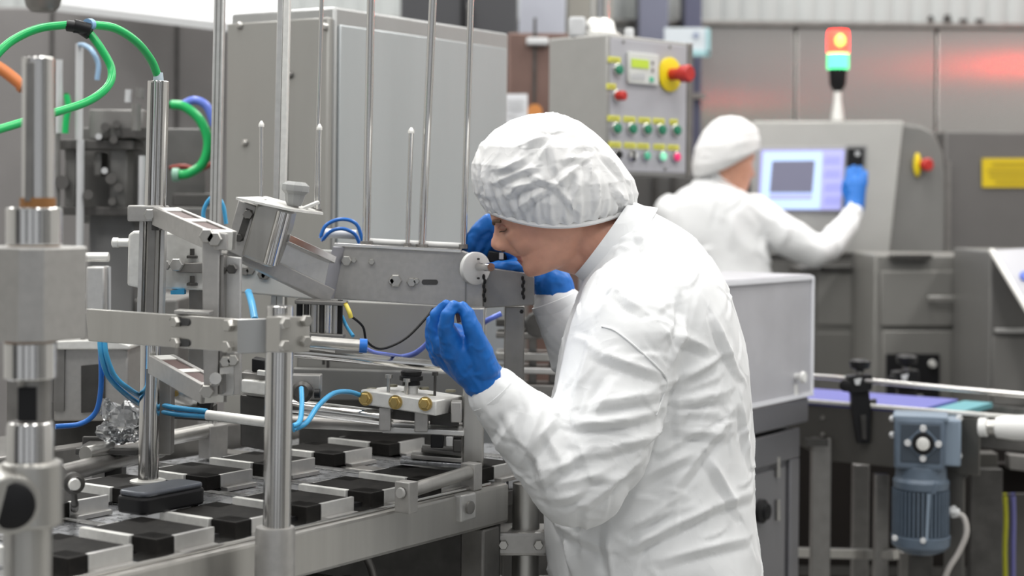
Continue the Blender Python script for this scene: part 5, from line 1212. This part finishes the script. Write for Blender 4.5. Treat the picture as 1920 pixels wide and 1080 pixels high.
zc0 = P(1510, 790, DG_).z
MB().prism([q0-B*gl-B*0-Z*(zg0-zc0)-A*0, q0-B*.01-Z*(zg0-zc0), q0-B*.01-A*W_-Z*(zg0-zc0), q0-B*gl-A*W_-Z*(zg0-zc0)], Z*(zg0-zc0-.002)).build('top_tray', mat('tray_steel', (.27, .27, .29), .4, .7), gs, .005)
qb = V((gk.x, gk.y, 0))-B*.045
CG = mat('guard_cabinet_steel', (.25, .25, .265), .42, .7, var=.05, scale=8)
MB().prism([qb-B*gl-A*.02, qb-A*.02, qb-A*(W_-.02), qb-B*gl-A*(W_-.02)], Z*(zc0-.012)).build('body', CG, gs, .02)
ff = qb-A*.02
for b0_, b1_, z0, z1 in ((-gl, 0, zc0-.09, zc0-.012), (-.055, 0, .05, zc0-.09), (-gl, -.055, .05, .12)):
    MB().prism([ff+B*b0_+Z*z0, ff+B*b1_+Z*z0, ff+B*b1_+Z*z0+A*.012, ff+B*b0_+Z*z0+A*.012], Z*(z1-z0)).build('door_frame', CG, gs, .004)
MB().prism([ff-B*gl+Z*.13, ff-B*.075+Z*.13, ff-B*.075+Z*.13+A*.006, ff-B*gl+Z*.13+A*.006], Z*(zc0-.235)).build('door', mat('guard_door_steel', (.30, .30, .315), .42, .7), gs, .003)
hp_ = onpl(1424, 958, ff+A*.006, A); MB().lathe(hp_, A, [(0, .03), (.012, .03), (.018, .02), (.024, .02)], 20).build('door_lock', BK, gs)
for y in (865, 945): MB().cyl(onpl(1459, y+30, ff+A*.012, A), onpl(1459, y-8, ff+A*.012, A), .006).build('hinge', S, gs)
# ================================================================ conveyor
dCV = 4.7; ZR = P(1525, 703, dCV).z; ZBt = P(1525, 752, dCV).z
r0 = P(1505, 755, 4.72); r0 = V((r0.x, r0.y, ZBt)); LCV = 1.35
cv = thing('conveyor', 'conveyor with violet blue belt and steel side rails at right', 'conveyor', V((r0.x+.4, r0.y, 0)))
MB().prism([r0-A*.25, r0+A*.335, r0+A*.335-B*-.30, r0-A*.25+B*.30], Z*-.012).build('belt', BELT, cv)
MB().prism([r0+A*.36, r0+A*.44, r0+A*.44+B*.28, r0+A*.36+B*.28], Z*-.014).build('end_belt', TEAL, cv)
MB().cyl(r0+A*.36-Z*.03+B*.0, r0+A*.36-Z*.03+B*.29, .026).build('end_roller', TEAL, cv)
MB().bar(r0-A*.25-B*.006+Z*.0, r0+A*.9-B*.006, .014, .010).build('front_edge_strip', ALW, cv, .002)
MB().prism([r0-A*.25-B*.004-Z*.012, r0+A*.50-B*.004-Z*.012, r0+A*.50-B*.004-Z*.16, r0+A*.08-B*.004-Z*.16, r0-A*.02-B*.004-Z*.12, r0-A*.25-B*.004-Z*.12], B*.008).build('side_plate', mat('conveyor_side_steel', (.15, .145, .133), .42, .7, var=.06, scale=10), cv, .002)
MB().prism([r0-A*.25+B*.30-Z*.012, r0+A*.9+B*.30-Z*.012, r0+A*.9+B*.30-Z*.13, r0-A*.25+B*.30-Z*.13], B*.008).build('rear_side_plate', SD, cv)
for x, y in ((1543, 783), (1543, 815), (1676, 785), (1676, 815)): MB().hexb(onpl(x, y, r0-B*.004, B), -B, .007, .006).build('bolt', S, cv)
gr0 = onpl(1525, 705, r0-B*.03, B); gr1 = onpl(1935, 742, r0-B*.03, B)
MB().tube([gr0-A*.3, gr0, (gr0+gr1)/2, gr1], .0072, 12, 6).build('guide_rail', CH, cv)
grb = [p+B*.36+Z*.0 for p in (gr0-A*.3, gr0, (gr0+gr1)/2, gr1)]

for x, w_, y0, d in ((1540, 36, 822, 4.66), (1615, 30, 872, 4.95), (1654, 26, 890, 4.62), (1700, 22, 1036, 5.0), (1850, 60, 880, 4.5)):
    xx = P(x, 1000, d).x; MB().box((xx, d+.02, P(x, y0, d).z/2), w_*d/3200, .035, P(x, y0, d).z).build('leg', SD if x != 1850 else SK, cv, .003)
MB().bar(P(1480, 1035, 4.9), P(1680, 1040, 4.6), .03, .026).build('cross_tie', S, cv, .003)
MB().bar(P(1530, 835, 4.66), P(1530, 822, 4.66), .06, .04, Y).build('leg_cap', SK, cv)
# guide bracket with clamping knob
def bracket(lab, x, dd, y0=0):
    t = thing('guide_bracket', lab, 'bracket', P(x, 830+y0, dd))
    s_ = dd/4.6
    MB().lathe(P(x, 708+y0, dd), Z, [(0, .009*s_), (.022*s_, .012*s_), (.026*s_, .026*s_), (.044*s_, .029*s_), (.050*s_, .02*s_)], 10).build('knob', BK, t)
    MB().cyl(P(x, 712+y0, dd), P(x, 694+y0, dd), .011*s_).build('knob_neck', SD, t)
    poly([(x-23, 706+y0), (x+24, 702+y0), (x+24, 730+y0), (x+8, 738+y0), (x-20, 738+y0)], dd-.02, .05*s_).build('clamp_head', BK, t, .004)
    poly([(x-10, 712+y0), (x+4, 709+y0), (x, 722+y0), (x-8, 722+y0)], dd-.026, .01).build('pale_insert', WHG, t, .001)
    MB().lathe(P(x-26, 722+y0, dd), (-.3, -1, 0), [(0, .016*s_), (.02*s_, .016*s_), (.022*s_, .012*s_)], 14).build('clamp_nut', BK, t)
    poly([(x-16, 736+y0), (x+18, 734+y0), (x+22, 770+y0), (x+20, 832+y0), (x-4, 832+y0), (x-14, 770+y0)], dd-.01, .03*s_).build('arm', BK, t, .003)
    poly([(x+2, 780+y0), (x+12, 778+y0), (x+13, 824+y0), (x+5, 824+y0)], dd-.016, .01).build('arm_slot', SK, t, .001)
    poly([(x+20, 750+y0), (x+32, 748+y0), (x+32, 830+y0), (x+18, 832+y0)], dd+.01, .02*s_).build('arm_plate', mat('soft_black', (.04, .04, .042), .5), t, .002)
    return t
bracket('black guide rail bracket with knob at the conveyor front, nearer one', 1612, 4.60)
bracket('blurred black guide rail bracket behind the belt', 1700, 5.12, -8)
# gear motor
dm_ = 4.42; kk = dm_/3200
gm = thing('gear_motor', 'blue grey gear motor with finned body below the conveyor', 'motor', P(1730, 1035, dm_))
ax_ = (V((.97, -.24, 0)), V((.24, .97, 0)), Z)
def mp(px, py, o=0.0): return P(px, py, dm_)-ax_[1]*o
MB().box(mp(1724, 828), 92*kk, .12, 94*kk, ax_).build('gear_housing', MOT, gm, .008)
MB().box(mp(1784, 826), 34*kk, .11, 86*kk, ax_).build('side_flange', mat('motor_lit_faces', (.20, .255, .32), .45), gm, .006)  # lighter copy of the motor paint, lit look put into side and top
MB().box(mp(1726, 780), 100*kk, .11, 10*kk, ax_).build('top_cover', MATS['motor_lit_faces'], gm, .005)
MB().box(mp(1726, 826, .058), 72*kk, .01, 72*kk, ax_).build('face_recess', MOTD, gm, .003)
for a_ in range(4):
    r_ = math.radians(90*a_); c_ = mp(1731, 825, .064)+ax_[0]*math.cos(r_)*.038+Z*math.sin(r_)*.038
    MB().lathe(c_, -ax_[1], [(0, .009), (.01, .008)], 14).build('face_screw', WHG, gm)
dmd = []
MB().prism([mp(1731, 825, .060)+ax_[0]*math.cos(r_)*.046+Z*math.sin(r_)*.046 for r_ in (0, math.pi/2, math.pi, 1.5*math.pi)], -ax_[1]*.008).build('shaft_flange', MOT, gm, .003)
MB().lathe(mp(1731, 825, .066), -ax_[1], [(0, .028), (.006, .028), (.007, .018)], 28).build('shaft_seal', BK, gm)
MB().lathe(mp(1731, 825, .068), -ax_[1], [(0, .0165), (.012, .0165), (.013, .014)], 24).build('hollow_shaft', ALW, gm)
for x, y in ((1796, 782), (1795, 852), (1672, 783), (1672, 813)): MB().hexb(mp(x, y, .02), (ax_[0]-ax_[1]).normalized(), .009, .01).build('bolt', WHG, gm)
MB().box(mp(1793, 815, .02), .006, .03, .03, ax_).build('yellow_plug', YEL, gm)
MB().lathe(mp(1727, 915), Z, [(0, .070), (.02, .072), (.03, .066), (.06, .064)], 32).build('motor_neck', MOT, gm, .002)
MB().box(mp(1745, 908, .055), .03, .03, .03, ax_).build('neck_lug', MOT, gm, .003)
rm = .064; MB().cyl(mp(1726, 1005), mp(1726, 912), rm, n=32).build('motor_core', MOTD, gm)
fin0 = None; cm = mp(1726, 958)
for a_ in range(40):
    t_ = 2*math.pi*a_/40; dr_ = V((math.cos(t_), math.sin(t_), 0)); sd_ = V((-dr_.y, dr_.x, 0))
    MB().box(cm+dr_*(rm+.003), .012, .0042, 84*kk, (dr_, sd_, Z)).build('cooling_fin', MOT, gm)
MB().bar(mp(1737, 1002, .07), mp(1741, 918, .07), .008, .012, Y).build('tie_rod', MATS['motor_lit_faces'], gm)
MB().lathe(mp(1726, 1035), Z, [(0, .045), (.008, .062), (.02, .074), (.046, .076), (.048, .06)], 32).build('fan_cowl', MOT, gm, .002)
for x, y in ((1679, 998), (1731, 1003)): MB().hexb(mp(x, y, .076), -ax_[1], .008, .006).build('bolt', WHG, gm)
MB().cyl(mp(1770, 957), mp(1797, 962), .012).hexb(mp(1784, 959), ax_[0], .017, .012).build('cable_gland', WHG, gm)
hose('motor_cable', 'grey cable sagging from the gear motor to the floor', [(1795, 962, 4.42), (1808, 972, 4.41), (1812, 1000, 4.40), (1798, 1035, 4.40), (1775, 1075, 4.40), (1760, 1140, 4.42), (1755, 1350, 4.45), (1770, 1404, 4.5)], 5.5, mat('grey_cable', (.42, .40, .38), .5), 'cable')
mtp = tag(MB().bar(P(1700, 1100, 4.52), V((P(1700, 1100, 4.52).x, 4.52, 0)), .05, .05, Y).bar(P(1726, 1040, 4.50), P(1726, 1090, 4.50), .06, .03, Y).build('motor_rest', SK, None, .004), 'dark rest under the gear motor fan cowl', 'stand')
mpl = tag(MB().prism([onpl(1790, 770, r0+B*.006, B), onpl(1828, 772, r0+B*.006, B), onpl(1828, 880, r0+B*.006, B), onpl(1800, 905, r0+B*.006, B), onpl(1770, 905, r0+B*.006, B)], B*.01).box(r0+A*.43+B*.012-Z*.5, .05, .02, .78, (A, B, Z)).build('mounting_plate', mat('mount_plate_steel', (.17, .165, .155), .45, .6)), 'dark steel plate behind the gear motor', 'plate')
# white nozzle at the right edge
nz_ = thing('white_nozzle', 'white conical nozzle lying sideways at the right edge', 'nozzle', P(1880, 825, 4.4))
e0, e1 = P(1836, 801, 4.4), P(1990, 803, 4.3); dN = e1-e0
MB().lathe(e0, dN, [(0, .021), (.002, .024), (.02, .024), (.022, .020)], 24).build('cap', WHT, nz_)
MB().lathe(e0+dN.normalized()*.021, dN, [(0, .0195), (.022, .0195)], 20).build('metal_neck', S, nz_)
MB().lathe(e0+dN.normalized()*.042, dN, [(0, .020), (.003, .026), (.045, .032), (.2, .034)], 28).build('cone_body', WHT, nz_)
MB().box(P(1960, 830, 4.33)+Y*.02, .06, .05, .05).build('support', SK, nz_)
# dark undercarriage, its colour also holding the shade under the machines; cables
ud = thing('undercarriage', 'dark machine undercarriage, also painting the shade behind the conveyor legs', 'machine', (P(1720, 900, 5.7).x, 5.9, 0))
xa, xb = P(1440, 900, 5.7).x, P(1945, 900, 5.7).x
UDM = mat('undercarriage_dark', (.014, .012, .011), .8, spec=.1)
MB().box(((xa+xb)/2, 5.74, .36), xb-xa, .24, .72).build('body', UDM, ud, .01)
MB().box(((xa+xb)/2, 5.61, .25), xb-xa, .02, .03).build('ledge', SK, ud); MB().box((P(1640, 900, 5.7).x, 5.61, .3), .03, .02, .5).build('post', SK, ud)
rs = thing('dark_side_frame', 'dark frame with crossbars at the lower right corner', 'frame', P(1880, 1000, 4.9))
poly([(1836, 850), (1872, 850), (1872, 1400), (1836, 1400)], 4.85, .06).build('upright', mat('frame_dark_steel', (.08, .077, .07), .5, .5), rs, .004)
poly([(1872, 870), (1990, 870), (1990, 925), (1872, 925)], 4.9, .06).build('dark_beam', UDM, rs, .004)
poly([(1892, 852), (1990, 862), (1990, 892), (1892, 880)], 4.85, .04).build('pale_crossbar', SD, rs, .003)
poly([(1872, 925), (1990, 925), (1990, 1400), (1872, 1400)], 5.0, .05).build('panel', mat('frame_panel', (.11, .105, .10), .5, .4), rs, .004)
hose('yellow_cable', 'yellow green cable hanging at the lower right corner', [(1884, 925, 4.82), (1886, 975, 4.82), (1884, 1030, 4.82), (1885, 1120, 4.82), (1884, 1395, 4.82)], 4.5, mat('yellow_green_cable', (.42, .42, .02), .45), 'cable')
hose('blue_cable', 'violet blue cable hanging beside the yellow one', [(1899, 925, 4.82), (1900, 975, 4.82), (1899, 1030, 4.82), (1899, 1120, 4.82), (1899, 1395, 4.82)], 5, mat('violet_cable', (.14, .14, .36), .45), 'cable')
